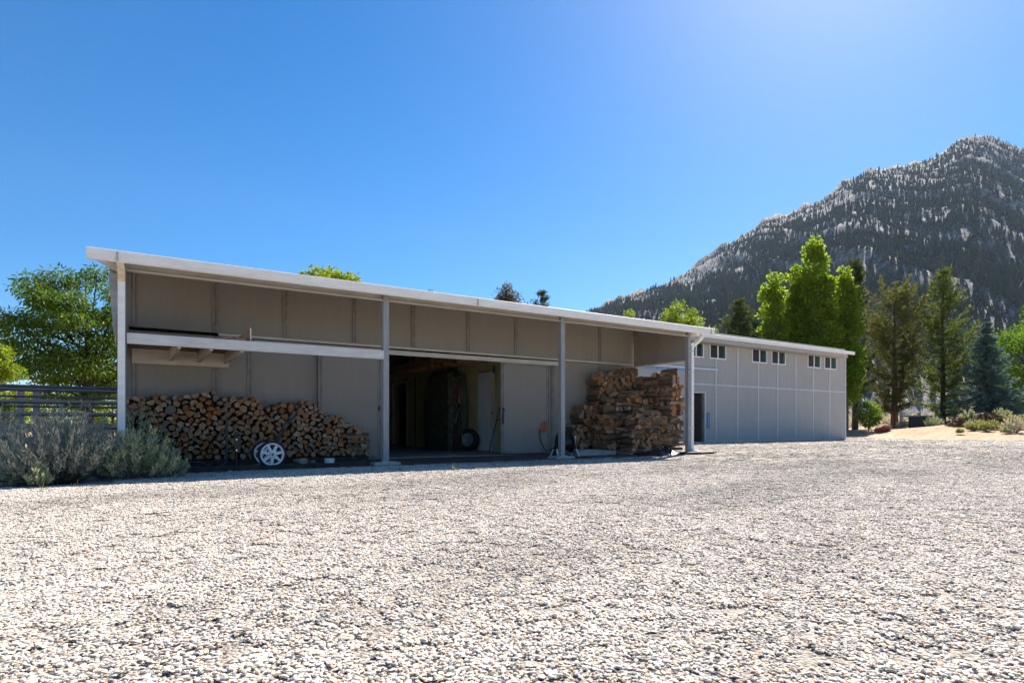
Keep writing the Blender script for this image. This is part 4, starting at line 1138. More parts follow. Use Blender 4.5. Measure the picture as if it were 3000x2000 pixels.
# black sheet and plank under the downspout
mb = MB(); nx, ny = 14, 7
for i in range(nx):
    for j in range(ny):
        x = 9.85 + 1.2*i/(nx-1); y = 9.66 + .44*j/(ny-1)
        z = .012 + .17*math.sin(math.pi*j/(ny-1))*(.45+.55*math.sin(i*.9)**2)*math.sin(math.pi*(i+.4)/nx) + .012*math.sin(i*2.1+j*1.7)
        mb.v.append((x + .03*math.sin(j*2), y + .04*math.sin(i*1.1), max(z, .008)))
for i in range(nx-1):
    for j in range(ny-1): mb.f.append([i*ny+j, (i+1)*ny+j, (i+1)*ny+j+1, i*ny+j+1]); mb.m.append(0)
o = mb.build('black_sheet', M['blacktarp'], None, smooth=60); tag(o, 'crumpled black plastic sheet lying at the foot of the right firewood pile', 'plastic sheet')
sb = empty('splash_board', (11.4, 9.75, 0), 'dark ribbed board lying on the gravel under the right downspout', 'board')
for j in range(4):
    MB().bar((10.95, 9.60 + j*.075, .045), (11.95, 9.55 + j*.075, .040), .068, .03).build('slat', M['black'], sb)
MB().bar((11.0, 9.62, .013), (11.0, 9.84, .013), .05, .025).build('bearer', M['black'], sb); MB().bar((11.9, 9.57, .013), (11.9, 9.8, .013), .05, .025).build('bearer', M['black'], sb)

# ------------------------------------------------------------------ cart with white spoked wheels
cw = atY(797, 1332, 10.12); WR = .215
cart = empty('log_cart', (cw.x, 10.4, 0), 'two-wheeled black log cart with white spoked wheels leaning before the firewood', 'cart')
for y in (10.12, 10.66):
    c = Vector((cw.x, y, WR + .006))
    wh = MB().lathe([(.052, -.03), (.030, -.045), (.02, -.045), (.02, .045), (.030, .045), (.052, .03)], c, (0,1,0), 16).build('wheel', M['wheelwhite'], cart, smooth=40)
    MB().lathe([(WR, -.022), (WR, .022), (WR-.012, .034), (WR-.036, .032), (WR-.036, -.032), (WR-.012, -.034)], c, (0,1,0), 40).build('tyre', M['rubber'], wh, smooth=50)
    MB().lathe([(WR-.037, -.031), (WR-.037, .031), (WR-.062, .026), (WR-.066, 0), (WR-.062, -.026)], c, (0,1,0), 40).build('rim', M['wheelwhite'], wh, smooth=50)
    for k in range(7):
        t = 2*math.pi*k/7 + .2
        e = Vector((math.cos(t), 0, math.sin(t))); p = c + e*.045; q = c + e*(WR-.058); w = Vector((-math.sin(t), 0, math.cos(t)))
        mb = MB(); vs = []
        for b_, hw, th_ in ((p, .026, .026), (q, .018, .018)):
            for i, j in ((-1,-1),(1,-1),(1,1),(-1,1)): vs.append(b_ + w*(i*hw) + Vector((0,1,0))*(j*th_))
        mb.add(vs, [(0,1,2,3),(7,6,5,4),(0,4,5,1),(1,5,6,2),(2,6,7,3),(3,7,4,0)]); mb.build('spoke', M['wheelwhite'], wh)
    MB().tube([c - Vector((0,.05,0)), c + Vector((0,.05,0))], .014, 10).build('hub_cap', M['galv'], wh)
MB().tube([(cw.x, 10.05, WR+.006), (cw.x, 10.73, WR+.006)], .013, 8).build('axle', M['blackmetal'], cart)
ht_ = atY(872, 1182, 10.4)
for y in (10.26, 10.52):
    MB().tube([(cw.x-.10, y, .10), (cw.x+.02, y, WR+.05), (ht_.x-.05, y, ht_.z-.14), (ht_.x, y, ht_.z)], .016, 8).build('side_rail', M['blackmetal'], cart, smooth=60)
MB().tube([(ht_.x, 10.24, ht_.z), (ht_.x+.01, 10.54, ht_.z)], .018, 8).build('handle', M['black'], cart)
for f in (.3, .55, .8):
    p = Vector((cw.x+.02, 10.26, WR+.05)).lerp(Vector((ht_.x-.05, 10.26, ht_.z-.14)), f)
    MB().tube([p, p + Vector((0,.26,0))], .011, 6).build('cross_bar', M['blackmetal'], cart)
p0 = Vector((cw.x+.05, 10.39, WR+.12)); p1 = Vector((cw.x+.24, 10.39, ht_.z-.42))
MB().bar(p0, p1, .012, .20, up=(0,1,0)).build('back_plate', M['barkred'], cart)
MB().bar((cw.x-.10, 10.39, .055), (cw.x-.36, 10.39, .03), .30, .014, up=(0,0,1)).build('toe_plate', M['blackmetal'], cart)
# bent pipe stand
pz = empty('pipe_stand', (1.2, 10.5, 0), 'black bent steel pipe stand left of the cart before the firewood', 'stand')
a = atY(664, 1225, 10.45)
MB().tube([(a.x, 10.45, a.z), (a.x+.005, 10.45, .16), (a.x-.02, 10.43, .08), (a.x-.09, 10.40, .035), (a.x-.22, 10.36, .03), (a.x-.30, 10.32, .06), (a.x-.38, 10.28, .12), (a.x-.55, 10.22, .13)], .022, 8).build('bent_pipe', M['blackmetal'], pz, smooth=60)
b_ = atY(692, 1265, 10.6)
MB().tube([(b_.x, 10.6, b_.z), (b_.x, 10.6, .02)], .022, 8).build('upright', M['blackmetal'], pz, smooth=60)
MB().box((b_.x-.03, 10.57, b_.z-.30), (b_.x+.06, 10.63, b_.z-.08)).build('clamp', M['blackmetal'], pz)
MB().tube([(a.x, 10.45, .30), (b_.x, 10.6, .30)], .014, 6).build('cross_bar', M['blackmetal'], pz)
MB().tube([(a.x-.2, 10.36, .03), (b_.x+.3, 10.72, .03)], .016, 6).build('foot_bar', M['blackmetal'], pz)
for z in (.28, b_.z-.12):
    MB().tube([(b_.x, 10.565, z), (b_.x, 10.58, z)], .010, 6).build('bolt', M['chrome'], pz)
# rock and white pipe ring by the cart
def rock(name, label, c, size, m, seed, cat='rock', sub=3):
    r_ = np.random.default_rng(seed); bm = bmesh.new(); bmesh.ops.create_icosphere(bm, subdivisions=sub, radius=.5)
    dirs = unit(r_.normal(size=(11, 3))); offs = r_.uniform(.26, .44, 11)
    for v in bm.verts:
        p = np.array(v.co)
        for d_, o_ in zip(dirs, offs):
            k_ = p @ d_ - o_
            if k_ > 0: p = p - d_*k_
        v.co = Vector((p + r_.normal(0, .006, 3))*np.array(size))
    me = bpy.data.meshes.new(name); bm.to_mesh(me); bm.free(); me.materials.append(m)
    o = link(bpy.data.objects.new(name, me)); mn = min(v.co.z for v in me.vertices)
    o.location = (c[0], c[1], c[2]-mn-.01); return tag(o, label, cat)
c = ground(880, 1362); rock('rock', 'flat grey-brown rock on the dirt right of the cart wheel', (c.x, c.y, .005), (.30, .2, .14), M['fieldrock'], 3)
c = ground(905, 1358); rock('small_rock', 'small brown rock behind the flat rock near the cart', (c.x+.08, c.y+.1, .005), (.14, .1, .08), M['fieldrock'], 4)
c = ground(965, 1357); o = MB().lathe([(.088, 0), (.088, .085), (.078, .085), (.078, 0)], (c.x, c.y, .006), (0,0,1), 24).build('pipe_ring', M['trimwhite'], None, smooth=40); tag(o, 'short white plastic pipe ring standing in front of the firewood', 'pipe ring')
# bits in the loft
q = Vector((atY(722, 990, 10.4).x, 10.4, zl))
bd = MB().add([(q.x-.25, 10.30, zl+.006), (q.x-.012, 10.02, zl+.006), (q.x-.012, 10.02, zl+.20), (q.x-.25, 10.315, zl+.006), (q.x-.012, 10.035, zl+.006), (q.x-.012, 10.035, zl+.20)],
   [(0,1,2),(5,4,3),(0,3,4,1),(1,4,5,2),(2,5,3,0)]).build('plywood_offcut', M['plywood']); tag(bd, 'triangular plywood offcut standing at the right end of the loft', 'board')
o = MB().box((q.x-.010, 10.01, zl+.006), (q.x+.004, 10.04, zl+.215)).build('edge_strip', M['trimwhite'], bd)
for i, (dx, y, ang, lb) in enumerate(((-.22, 10.02, .5, 'short brown wood offcut leaning in the loft beside the plywood'), (-.42, 10.05, .05, 'brown wood scrap lying flat at the front of the loft'))):
    a = Vector((q.x+dx, y, zl+.03)); b_ = a + Vector((.16*math.cos(ang), 0, -.16*math.sin(ang)*.25 + .02))
    o = MB().bar(a, b_, .05, .04).build('wood_offcut', M['lumber']); tag(o, lb, 'wood offcut')

# ------------------------------------------------------------------ inside the garage bay
tt = empty('covered_rack', (7.6, 15.6, .012), 'tall rack covered by a dark camouflage tarp inside the garage', 'covered rack')
mb = MB(); nu, nv = 44, 18
ya_, yb_ = atX(1366, 1200, 7.90).y, atX(1243, 1200, 7.35).y
ring = []
for i in range(nu):
    t = i/nu*4
    if t < 1: p = (7.35, ya_ + (yb_-ya_)*t)
    elif t < 2: p = (7.35 + .6*(t-1), yb_)
    elif t < 3: p = (7.95, yb_ - (yb_-ya_)*(t-2))
    else: p = (7.95 - .6*(t-3), ya_)
    ring.append(p)
for j in range(nv):
    f = j/(nv-1); z = .02 + 2.0*f
    for i, (x, y) in enumerate(ring):
        fold = .05*(1-f)*math.sin(i*1.7) + .025*math.sin(i*.9 + f*5)
        cx, cy = 7.65, (ya_+yb_)/2; k = 1 + fold*(.5+.8*(1-f)) - .10*f**4
        mb.v.append((cx + (x-cx)*k, cy + (y-cy)*k, z + (.05*math.sin(i*.6)*f if j == nv-1 else 0)))
for j in range(nv-1):
    for i in range(nu): i2 = (i+1) % nu; mb.f.append([j*nu+i, j*nu+i2, (j+1)*nu+i2, (j+1)*nu+i]); mb.m.append(0)
mb.f.append([(nv-1)*nu+i for i in range(nu)]); mb.m.append(0)
mb.build('tarp', M['tarp'], tt, smooth=70)
mb = MB()
for i in range(3):
    cy = ya_ + (yb_-ya_)*(.25+.28*i); mb.lathe([(.0,-.16),(.2,-.12),(.27,0),(.2,.12),(0,.16)], (7.65, cy, 2.05), (0,.3,1), 14)
mb.build('bundle', M['blacktarp'], tt, smooth=60)
rp_ = MB().box((7.60, ya_-.06, .013), (7.64, ya_-.02, 1.80)).build('red_upright', M['redsteel'], None); tag(rp_, 'red steel upright standing beside the tarp-covered rack', 'post')
# tyre leaning on the wall
tc_ = atX(1373, 1290, 7.72); rr_ = .29
ty = empty('spare_tyre', (tc_.x, tc_.y, .012), 'spare tyre with silver rim on the garage floor below the rack', 'tyre')
ax = Vector((-.85, -.5, .12)).normalized(); cc = Vector((tc_.x, tc_.y, rr_+.015))
MB().lathe([(rr_, -.06), (rr_, .06), (rr_-.03, .09), (rr_-.11, .08), (rr_-.11, -.08), (rr_-.03, -.09)], cc, ax, 32).build('tyre', M['rubber'], ty, smooth=50)
MB().lathe([(rr_-.112, -.07), (rr_-.112, .07), (rr_-.13, .07), (.05, .03), (.001, .03), (.001, .0), (.05, .0), (rr_-.13, -.07)], cc, ax, 28).build('rim', M['galv'], ty, smooth=40)
# bright folding tripod by the rack
fp = atX(1345, 1190, 7.15)
fs_ = empty('folding_stand', (7.15, fp.y, .012), 'bright metal folding stand in front of the tarp-covered rack', 'stand')
for a, b_, m in (((0,0,1.15),(.03,.1,.62),'blackmetal'), ((0,0,1.15),(-.05,-.22,.72),'chrome'), ((0,.0,1.15),(.06,.32,.74),'galv'), ((.03,.1,.62),(.05,.14,.013),'blackmetal'), ((-.05,-.22,.72),(-.06,-.26,.013),'blackmetal'), ((.06,.32,.74),(.08,.38,.013),'blackmetal')):
    o_ = Vector((7.15, fp.y, 0)); MB().tube([o_+Vector(a), o_+Vector(b_)], .016, 6).build('leg', M[m], fs_)
MB().box((7.10, fp.y-.05, 1.13), (7.20, fp.y+.05, 1.24)).build('head', M['chrome'], fs_)
MB().tube([(7.15, fp.y, 1.24), (7.13, fp.y-.03, 1.42)], .012, 6).build('grip', M['chrome'], fs_)
# pole saw and rake by the near door
a = atX(1447, 1080, 7.90); b_ = atX(1440, 1200, 7.90); cbt = atX(1438, 1255, 7.88)
ps = empty('pole_saw', (7.88, cbt.y, .012), 'long yellow pole tool leaning beside the white interior door', 'pole tool')
MB().tube([(a.x, a.y, a.z-.12), (cbt.x, cbt.y, cbt.z+.05)], .018, 8).build('pole', M['yellow'], ps)
MB().tube([(a.x, a.y, a.z+.08), (a.x, a.y, a.z-.12)], .024, 8).build('head', M['black'], ps)
MB().tube([(cbt.x, cbt.y, cbt.z+.05), (cbt.x-.01, cbt.y, .014)], .014, 8).build('lower_pole', M['galv'], ps)
a = atX(1452, 1180, 7.86); b_ = atX(1437, 1328, 7.86)
rk = empty('rake', (7.80, b_.y-.1, .012), 'black garden tool leaning against the wall by the yellow pole', 'garden tool')
MB().tube([(7.96, a.y-.05, 1.15), (7.74, a.y+.12, .014)], .012, 6).build('handle', M['black'], rk)
MB().bar((7.90, a.y-.17, .82), (7.93, a.y+.10, .80), .03, .02).build('head', M['black'], rk)
# things stored on the shelf
sh = [(12.8, 'redsteel', .30, 'dark red box on the garage shelf above the near door'), (13.4, 'fieldrock', .26, 'brown carton on the garage shelf beside the red box'), (14.3, 'trimwhite', .22, 'pale carton on the garage shelf above the rack'), (15.0, 'redsteel', .28, 'second dark red box on the shelf behind the pale carton'), (16.0, 'boxgreen', .34, 'dark grey crate on the far part of the garage shelf'), (17.1, 'lumber', .3, 'wooden crate at the far end of the garage shelf')]
for y, m, h_, lb in sh:
    e = empty('storage_box', (7.7, y, 2.421), lb, 'box', 'boxes on the garage shelf')
    MB().box((7.48, y-.22, 2.421), (7.92, y+.22, 2.42+h_)).build('body', M[m], e); MB().box((7.465, y-.235, 2.421+h_), (7.935, y+.235, 2.45+h_)).build('lid', M[m], e)

# ------------------------------------------------------------------ cord and hose reel by the third post
k0 = atY(1590, 1250, YD-.04)
cord = empty('cord_coil', (k0.x, YD-.04, k0.z), 'coil of orange cord hung on the right sliding door', 'cord')
for j in range(4):
    pts = [(k0.x + (.055+.006*j)*math.cos(t) + .01*j, YD-.045-.012*j, k0.z + .01 + (.10+.008*j)*math.sin(t)) for t in np.linspace(0, 2*math.pi, 18)]
    MB().tube(pts, .008, 6, cap=False).build('loop', M['orange'], cord, smooth=60)
MB().box((k0.x-.10, YD-.06, k0.z-.06), (k0.x-.05, YD-.035, k0.z-.01)).build('plug', M['orange'], cord)
pts = [(k0.x-.085, YD-.05, k0.z-.06), (k0.x-.09, YD-.05, k0.z-.2), (k0.x-.05, YD-.06, k0.z-.38), (k0.x+.05, YD-.10, k0.z-.56), (k0.x+.20, YD-.2, .14), (k0.x+.34, 11.2, .03)]
MB().tube(pts, .011, 8).build('lead', M['hose'], cord, smooth=60)
hc = atY(1668, 1310, 10.42)
hr = empty('hose_reel', (hc.x, 10.42, .005), 'black hose reel on white-tipped splayed legs behind the third post', 'hose reel')
c = Vector((hc.x-.10, 10.45, .30)); axd = Vector((1, -.25, 0)).normalized()
for s_ in (-.14, .14):
    MB().lathe([(.21, -.012), (.21, .012), (.17, .018), (.02, .018), (.02, -.018), (.17, -.018)], c + axd*s_, axd, 28).build('flange', M['black'], hr, smooth=40)
MB().lathe([(.15, -.125), (.165, -.06), (.155, 0), (.165, .06), (.15, .125), (.05, .125), (.05, -.125)], c, axd, 24).build('hose_winding', M['hose'], hr, smooth=60)
side_ = Vector((-axd.y, axd.x, 0))
for s_ in (-.20, .20):
    top_ = c + axd*s_
    for q_ in (-1, 1):
        ft = top_ + side_*(.20*q_) + axd*(.05*s_/abs(s_)); ft.z = .016
        md = top_.lerp(ft, .45)
        MB().tube([top_, md], .016, 8).build('leg', M['black'], hr); MB().tube([md, ft], .015, 8).build('leg_sleeve', M['trimwhite'], hr)
MB().tube([c + axd*.20, c + axd*.24, c + axd*.24 + Vector((0,0,.16))], .012, 8).build('crank', M['trimwhite'], hr); MB().tube([c + axd*.24 + Vector((0,0,.16)), c + axd*.22 + Vector((-.02,0,.26)), c + axd*.14 + Vector((-.02,0,.27))], .013, 8).build('crank_grip', M['black'], hr)
MB().tube([c - axd*.20, c + axd*.20], .014, 8).build('axle', M['blackmetal'], hr)

# ------------------------------------------------------------------ fences at the left
fn = empty('pipe_fence', (-4, 14.1, -.03), 'dark grey steel pipe fence running left from the barn', 'fence')
FY = 14.1
for z, r in ((1.385, .030), (1.315, .022), (1.20, .020), (1.09, .020), (1.02, .020), (.865, .020), (.62, .02)):
    MB().tube([(.10, FY, z), (-16, FY-.02, z)], r, 8).build('rail', M['fence'], fn, smooth=60)
for x in (.02, -2.05, -4.6, -7.2, -10, -13, -16):
    MB().tube([(x, FY, -.1), (x, FY, 1.42)], .036, 10).build('post', M['fence'], fn, smooth=60)
f2 = empty('rail_fence', (-6, 20, -.03), 'weathered wooden rail fence farther back at the left', 'fence')
for z, h_ in ((1.62, .10), (1.30, .10), (.98, .10), (.62, .22)):
    MB().box((-24, 19.98, z-h_/2), (1.5, 20.02, z+h_/2)).build('rail', M['farfence'] if h_ < .2 else M['tanboard'], f2)
xq = atY(83, 1200, 20).x
for x in (1.5, xq+.16, xq-.16, -6.5, -9.5, -12.5, -16, -20, -24):
    MB().box((x-.07, 20.022, -.1), (x+.07, 20.14, 1.72)).build('post', M['farfence'], f2)

# ------------------------------------------------------------------ right background
p = atD(2712, 41.0); gzz = tz(p.x, p.y)
zt_ = zD(1220, 41); 
ub = empty('utility_cabinet', (p.x, p.y, gzz), 'black square utility cabinet standing on the sandy rise under the pines', 'cabinet')
w_ = .80; hgt_ = .78; gb = zt_ - hgt_
e1 = (RT*.92 + FW*.40).normalized(); e2 = (FW*.92 - RT*.40).normalized()
def ucorner(a_, b_, z_): return p + e1*a_ + e2*b_ + Vector((0,0,z_))
mb = MB(); mb.add([ucorner(-w_, -w_*.8, gzz-.1), ucorner(w_, -w_*.8, gzz-.1), ucorner(w_, w_*.8, gzz-.1), ucorner(-w_, w_*.8, gzz-.1), ucorner(-w_, -w_*.8, zt_-.06), ucorner(w_, -w_*.8, zt_-.06), ucorner(w_, w_*.8, zt_-.06), ucorner(-w_, w_*.8, zt_-.06)],
    [(0,3,2,1),(4,5,6,7),(0,1,5,4),(1,2,6,5),(2,3,7,6),(3,0,4,7)]); mb.build('body', M['boxgreen'], ub)
w2 = w_+.03; mb = MB(); mb.add([ucorner(-w2, -w2*.8, zt_-.058), ucorner(w2, -w2*.8, zt_-.058), ucorner(w2, w2*.8, zt_-.058), ucorner(-w2, w2*.8, zt_-.058), ucorner(-w2*.95, -w2*.76, zt_), ucorner(w2*.95, -w2*.76, zt_), ucorner(w2*.95, w2*.76, zt_), ucorner(-w2*.95, w2*.76, zt_)],
    [(0,3,2,1),(4,5,6,7),(0,1,5,4),(1,2,6,5),(2,3,7,6),(3,0,4,7)]); mb.build('lid', M['boxgreen'], ub)
def plate(a0, a1, z0, z1, m, nm):
    mb = MB(); d_ = -w_*.8-.006
    mb.add([ucorner(a0, d_, z0), ucorner(a1, d_, z0), ucorner(a1, d_+.004, z0), ucorner(a0, d_+.004, z0), ucorner(a0, d_, z1), ucorner(a1, d_, z1), ucorner(a1, d_+.004, z1), ucorner(a0, d_+.004, z1)], [(0,3,2,1),(4,5,6,7),(0,1,5,4),(1,2,6,5),(2,3,7,6),(3,0,4,7)]); mb.build(nm, m, ub)
plate(.28, .55, zt_-.20, zt_-.11, M['blue'], 'blue_label'); plate(-.10, .18, zt_-.74, zt_-.48, M['trimwhite'], 'white_label'); plate(-.58, -.38, zt_-.12, zt_-.09, M['trimwhite'], 'tag')
p = atD(2584, 38.5); rock('red_rock', 'squat red sandstone boulder at the gravel edge beside the leafy shrub', (p.x, p.y, tz(p.x, p.y)), (1.25, .9, .72), M['redrock'], 31)
p = atD(2995, 44); rock('dark_boulder', 'low dark boulder at the right edge under the spruce', (p.x, p.y, tz(p.x, p.y)), (2.2, 1.2, .9), M['redrock'], 10)
f3 = empty('wood_fence', tuple(atD(2800, 50)), 'short weathered plank fence glimpsed between pine trunks', 'fence')
pa, pb = atD(2640, 50), atD(2900, 50)
for k in range(6):
    q_ = pa.lerp(pb, k/5); g_ = tz(q_.x, q_.y); MB().box((q_.x-.08, q_.y-.08, g_-.1), (q_.x+.08, q_.y+.08, g_+1.25)).build('post', M['farfence'], f3)
for z in (.45, .95):
    MB().bar((pa.x, pa.y, tz(pa.x, pa.y)+z), (pb.x, pb.y, tz(pb.x, pb.y)+z), .04, .14).build('rail', M['farfence'], f3)
# bark chip mound
mc = atD(2893, 36.0); gm = tz(mc.x, mc.y)
n = 5200
aa = rng.uniform(0, 6.28, n); q = np.sqrt(rng.uniform(0, 1, n))
cx = mc.x + q*(2.2*np.cos(aa)*RT.x + 1.3*np.sin(aa)*FW.x); cy = mc.y + q*(2.2*np.cos(aa)*RT.y + 1.3*np.sin(aa)*FW.y)
hz_ = terrain(cx, cy) + .5*(1-q**2)*rng.uniform(.2, 1, n)
M['chips'] = leafmat('bark_chips', (.10,.06,.035), (.26,.17,.10), .0, .1)
Pm = np.stack([cx, cy, hz_], -1)
CH = (Pm, rng.normal(0, 1, (n, 3))*[1, 1, .4], rng.uniform(.08, .28, n))

# ------------------------------------------------------------------ vegetation
def fast_mesh(name, V, F, mats, tint=None, parent=None, mi=None):
    """V (n,3) world, F (m,k) faces of equal size"""
    off = np.array(parent.matrix_basis.translation) if parent is not None else 0
    me = bpy.data.meshes.new(name)
    k = F.shape[1]
    me.vertices.add(len(V)); me.vertices.foreach_set('co', np.ascontiguousarray(V-off, np.float32).ravel())
    me.loops.add(F.size); me.loops.foreach_set('vertex_index', np.ascontiguousarray(F, np.int32).ravel())
    me.polygons.add(len(F)); me.polygons.foreach_set('loop_start', np.arange(0, F.size, k, dtype=np.int32))
    if tint is not None:
        a = me.attributes.new('tint', 'FLOAT', 'POINT'); a.data.foreach_set('value', np.ascontiguousarray(tint, np.float32))
    me.update(calc_edges=True)
    for m in (mats if isinstance(mats, (list, tuple)) else [mats]): me.materials.append(m)
    o = link(bpy.data.objects.new(name, me))
    if parent is not None: o.parent = parent
    return o
def leaf_quads(P, A, L, W, tint=None, r=rng):
    """diamond leaves at P pointing along A"""
    n = len(P); A = unit(A)
    B = unit(np.cross(A, r.normal(size=(n, 3)))); C = np.cross(A, B)
    L = np.broadcast_to(np.asarray(L, float), (n,))[:, None]; W = np.broadcast_to(np.asarray(W, float), (n,))[:, None]
    V = np.stack([P, P + A*L*.5 + B*W*.5 + C*L*.04, P + A*L + C*L*-.06, P + A*L*.5 - B*W*.5 + C*L*.04], 1).reshape(-1, 3)
    F = np.arange(4*n).reshape(n, 4)
    if tint is None: tint = r.uniform(0, 1, n)
    return V, F, np.repeat(tint, 4)
def on_ground(px, d):
    p = atD(px, d); return Vector((p.x, p.y, tz(p.x, p.y)))

def broad_tree(name, label, base, top, rad, zlow, leaf, m, bark, cat='tree', nclump=60, per=260, clump=.55, trunk_r=.14, group=None, seed=1, squash=1.0, droop=.3, cone=0.0, lean=(0,0), aspect=.42, open_=0.0, flat=.72):
    r = np.random.default_rng(seed)
    base = Vector(base); H = top - base.z
    t = empty(name, base, label, cat, group)
    cz0, cz1 = zlow, top
    cs = []
    tries = 0
    while len(cs) < nclump and tries < 9000:
        tries += 1
        q = r.uniform(-1, 1, 3)
        if np.linalg.norm(q) > 1: continue
        if np.linalg.norm(q) < .35 and r.uniform() < .7: continue
        h = (q[2]+1)/2
        w = 1.0 - cone*h
        c = np.array([base.x + lean[0]*h + q[0]*rad*w, base.y + lean[1]*h + q[1]*rad*w*squash, cz0 + clump*.4 + h*(cz1-cz0-clump*.75)])
        if any(np.linalg.norm((c-e)*[1,1,1.1]) < clump*(.62+open_) for e in cs): continue
        cs.append(c)
    cs = np.array(cs)
    # trunk and limbs
    mb = MB()
    fork = base + Vector((lean[0]*.2, lean[1]*.2, max(.25*H, (zlow-base.z)*.8)))
    crown_c = Vector((base.x+lean[0]*.6, base.y+lean[1]*.6, cz0 + (cz1-cz0)*.62))
    mb.tube([base - Vector((0,0,.1)), base.lerp(fork, .5) + Vector((.03*H*.2, 0, 0)), fork, fork.lerp(crown_c, .6), crown_c], [trunk_r*1.25, trunk_r, trunk_r*.85, trunk_r*.5, trunk_r*.15], 8)
    for c in cs[::2]:
        c = Vector(c); a = fork.lerp(crown_c, float(r.uniform(0, .8)))
        if c.z < a.z: a = fork.lerp(base, .1)
        md = a.lerp(c, .5) + Vector((0, 0, -.06*(c-a).length)) + Vector(tuple(r.normal(0, .05, 3)))
        mb.tube([a, md, c], [trunk_r*.34, trunk_r*.2, trunk_r*.05], 5, cap=False)
    mb.build('trunk', bark, t, smooth=60)
    # leaves
    V = []; F = []; T = []; o = 0
    for c in cs:
        nn = int(per*r.uniform(.7, 1.3)); cr = clump*r.uniform(.75, 1.25)
        q = unit(r.normal(size=(nn, 3))) * (r.uniform(0, 1, nn)**.45)[:, None] * cr
        q[:, 2] *= flat; q[:, 2] -= .25*(q[:, 0]**2+q[:, 1]**2)/cr*(flat < .6)
        P = c + q
        A = unit(q)*.7 + r.normal(0, .55, (nn, 3)) + np.array([0, 0, -droop])
        tn = np.clip(r.normal(.45, .22, nn) + r.uniform(-.12, .12), 0, 1)
        v, f, tt = leaf_quads(P, A, leaf*r.uniform(.65, 1.3, nn), leaf*aspect*r.uniform(.8, 1.2, nn), tn, r)
        V.append(v); F.append(f+o); T.append(tt); o += len(v)
    fast_mesh('crown', np.concatenate(V), np.concatenate(F), m, np.concatenate(T), t)
    return t

def needle_tree(name, label, base, top, rad, zlow, m, bark, nlev=26, per_lev=6, kind='pine', trunk_r=.16, needle=.2, seed=1, group=None, tufts=16, upsweep=.3, shape=None, density=1.0, second=None, cat='pine tree'):
    r = np.random.default_rng(seed)
    base = Vector(base); H = top - base.z
    t = empty(name, base, label, cat, group)
    mb = MB()
    tp = [base - Vector((0,0,.1))] + [base + Vector((.03*math.sin(i*1.3+seed), .03*math.cos(i*1.7), H*i/6)) for i in range(1, 7)]
    mb.tube(tp, [trunk_r*1.15] + [trunk_r*(1-.93*i/6) for i in range(1, 7)], 8)
    if second:
        z0, dx, z1 = second
        w = RT*dx
        p0 = base + Vector((0,0,z0)); mb.tube([p0, p0 + w*.75 + Vector((0,0,.9)), p0 + w + Vector((0,0,2.2)), p0 + w*.8 + Vector((0,0,z1-z0))], [trunk_r*.55, trunk_r*.45, trunk_r*.38, trunk_r*.1], 6)
    Ps = []; As = []; Ls = []; Ts = []
    if shape is None: shape = lambda h: (1-h)**.8 if h > .15 else .75 + h*1.2
    for i in range(nlev):
        h = (i + r.uniform(-.3, .3))/nlev
        h = min(max(h, 0), .985)
        z = zlow + (top-zlow)*h
        R0 = rad*shape(h)
        for j in range(per_lev if h < .85 else max(3, per_lev-2)):
            if r.uniform() > density: continue
            a = r.uniform(0, 6.283) ; ln = R0*r.uniform(.55, 1.18)
            dv = np.array([math.cos(a), math.sin(a), 0])
            up = upsweep*r.uniform(.6, 1.3) * (1 + .9*h)
            k = max(4, int(tufts*ln/rad + 3))
            f = np.linspace(.22 if kind != 'spruce' else .08, 1, k) + r.uniform(-.02, .02, k)
            sag = -.28*np.sin(f*math.pi*.8) if kind == 'spruce' else -.10*np.sin(f*math.pi)
            C = np.array([base.x, base.y, z]) + dv*(f*ln)[:, None]
            C[:, 2] += ln*(up*f**1.4 + sag)
            C += r.normal(0, .03*ln+.02, (k, 3))*np.array([1, 1, .6])
            mb.tube([Vector((base.x, base.y, z)), Vector(C[k//2]), Vector(C[-1])], [trunk_r*.18*(1-h)+.012, trunk_r*.1*(1-h)+.008, .004], 4, cap=False)
            side = np.cross(dv, [0, 0, 1])
            tip = 1.0
            sub = 3 if kind == 'spruce' else 2
            for q in range(sub):
                spread = side[None, :] * (r.uniform(-1, 1, k)*ln*.26*(1.15-f))[:, None]
                CC = C + spread
                CC[:, 2] -= np.abs(r.normal(0, .04, k)) if kind == 'spruce' else 0
                nn = 7 if kind != 'spruce' else 8
                for w_ in range(nn):
                    if kind == 'spruce':
                        A = dv*.9 + side*r.uniform(-1, 1, (k, 1))*.9 + r.normal(0, .25, (k, 3)) + np.array([0, 0, .10])
                    else:
                        A = dv*.6 + r.normal(0, .65, (k, 3)) + np.array([0, 0, .55])
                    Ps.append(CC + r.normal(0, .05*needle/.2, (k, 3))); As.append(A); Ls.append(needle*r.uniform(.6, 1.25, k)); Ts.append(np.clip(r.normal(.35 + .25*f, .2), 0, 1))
    mb.build('trunk', bark, t, smooth=60)
    P = np.concatenate(Ps); A = np.concatenate(As); L = np.concatenate(Ls); T = np.concatenate(Ts)
    V, F, TT = leaf_quads(P, A, L, L*(.20 if kind == 'pine' else .26), T, r)
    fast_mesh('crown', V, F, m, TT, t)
    return t

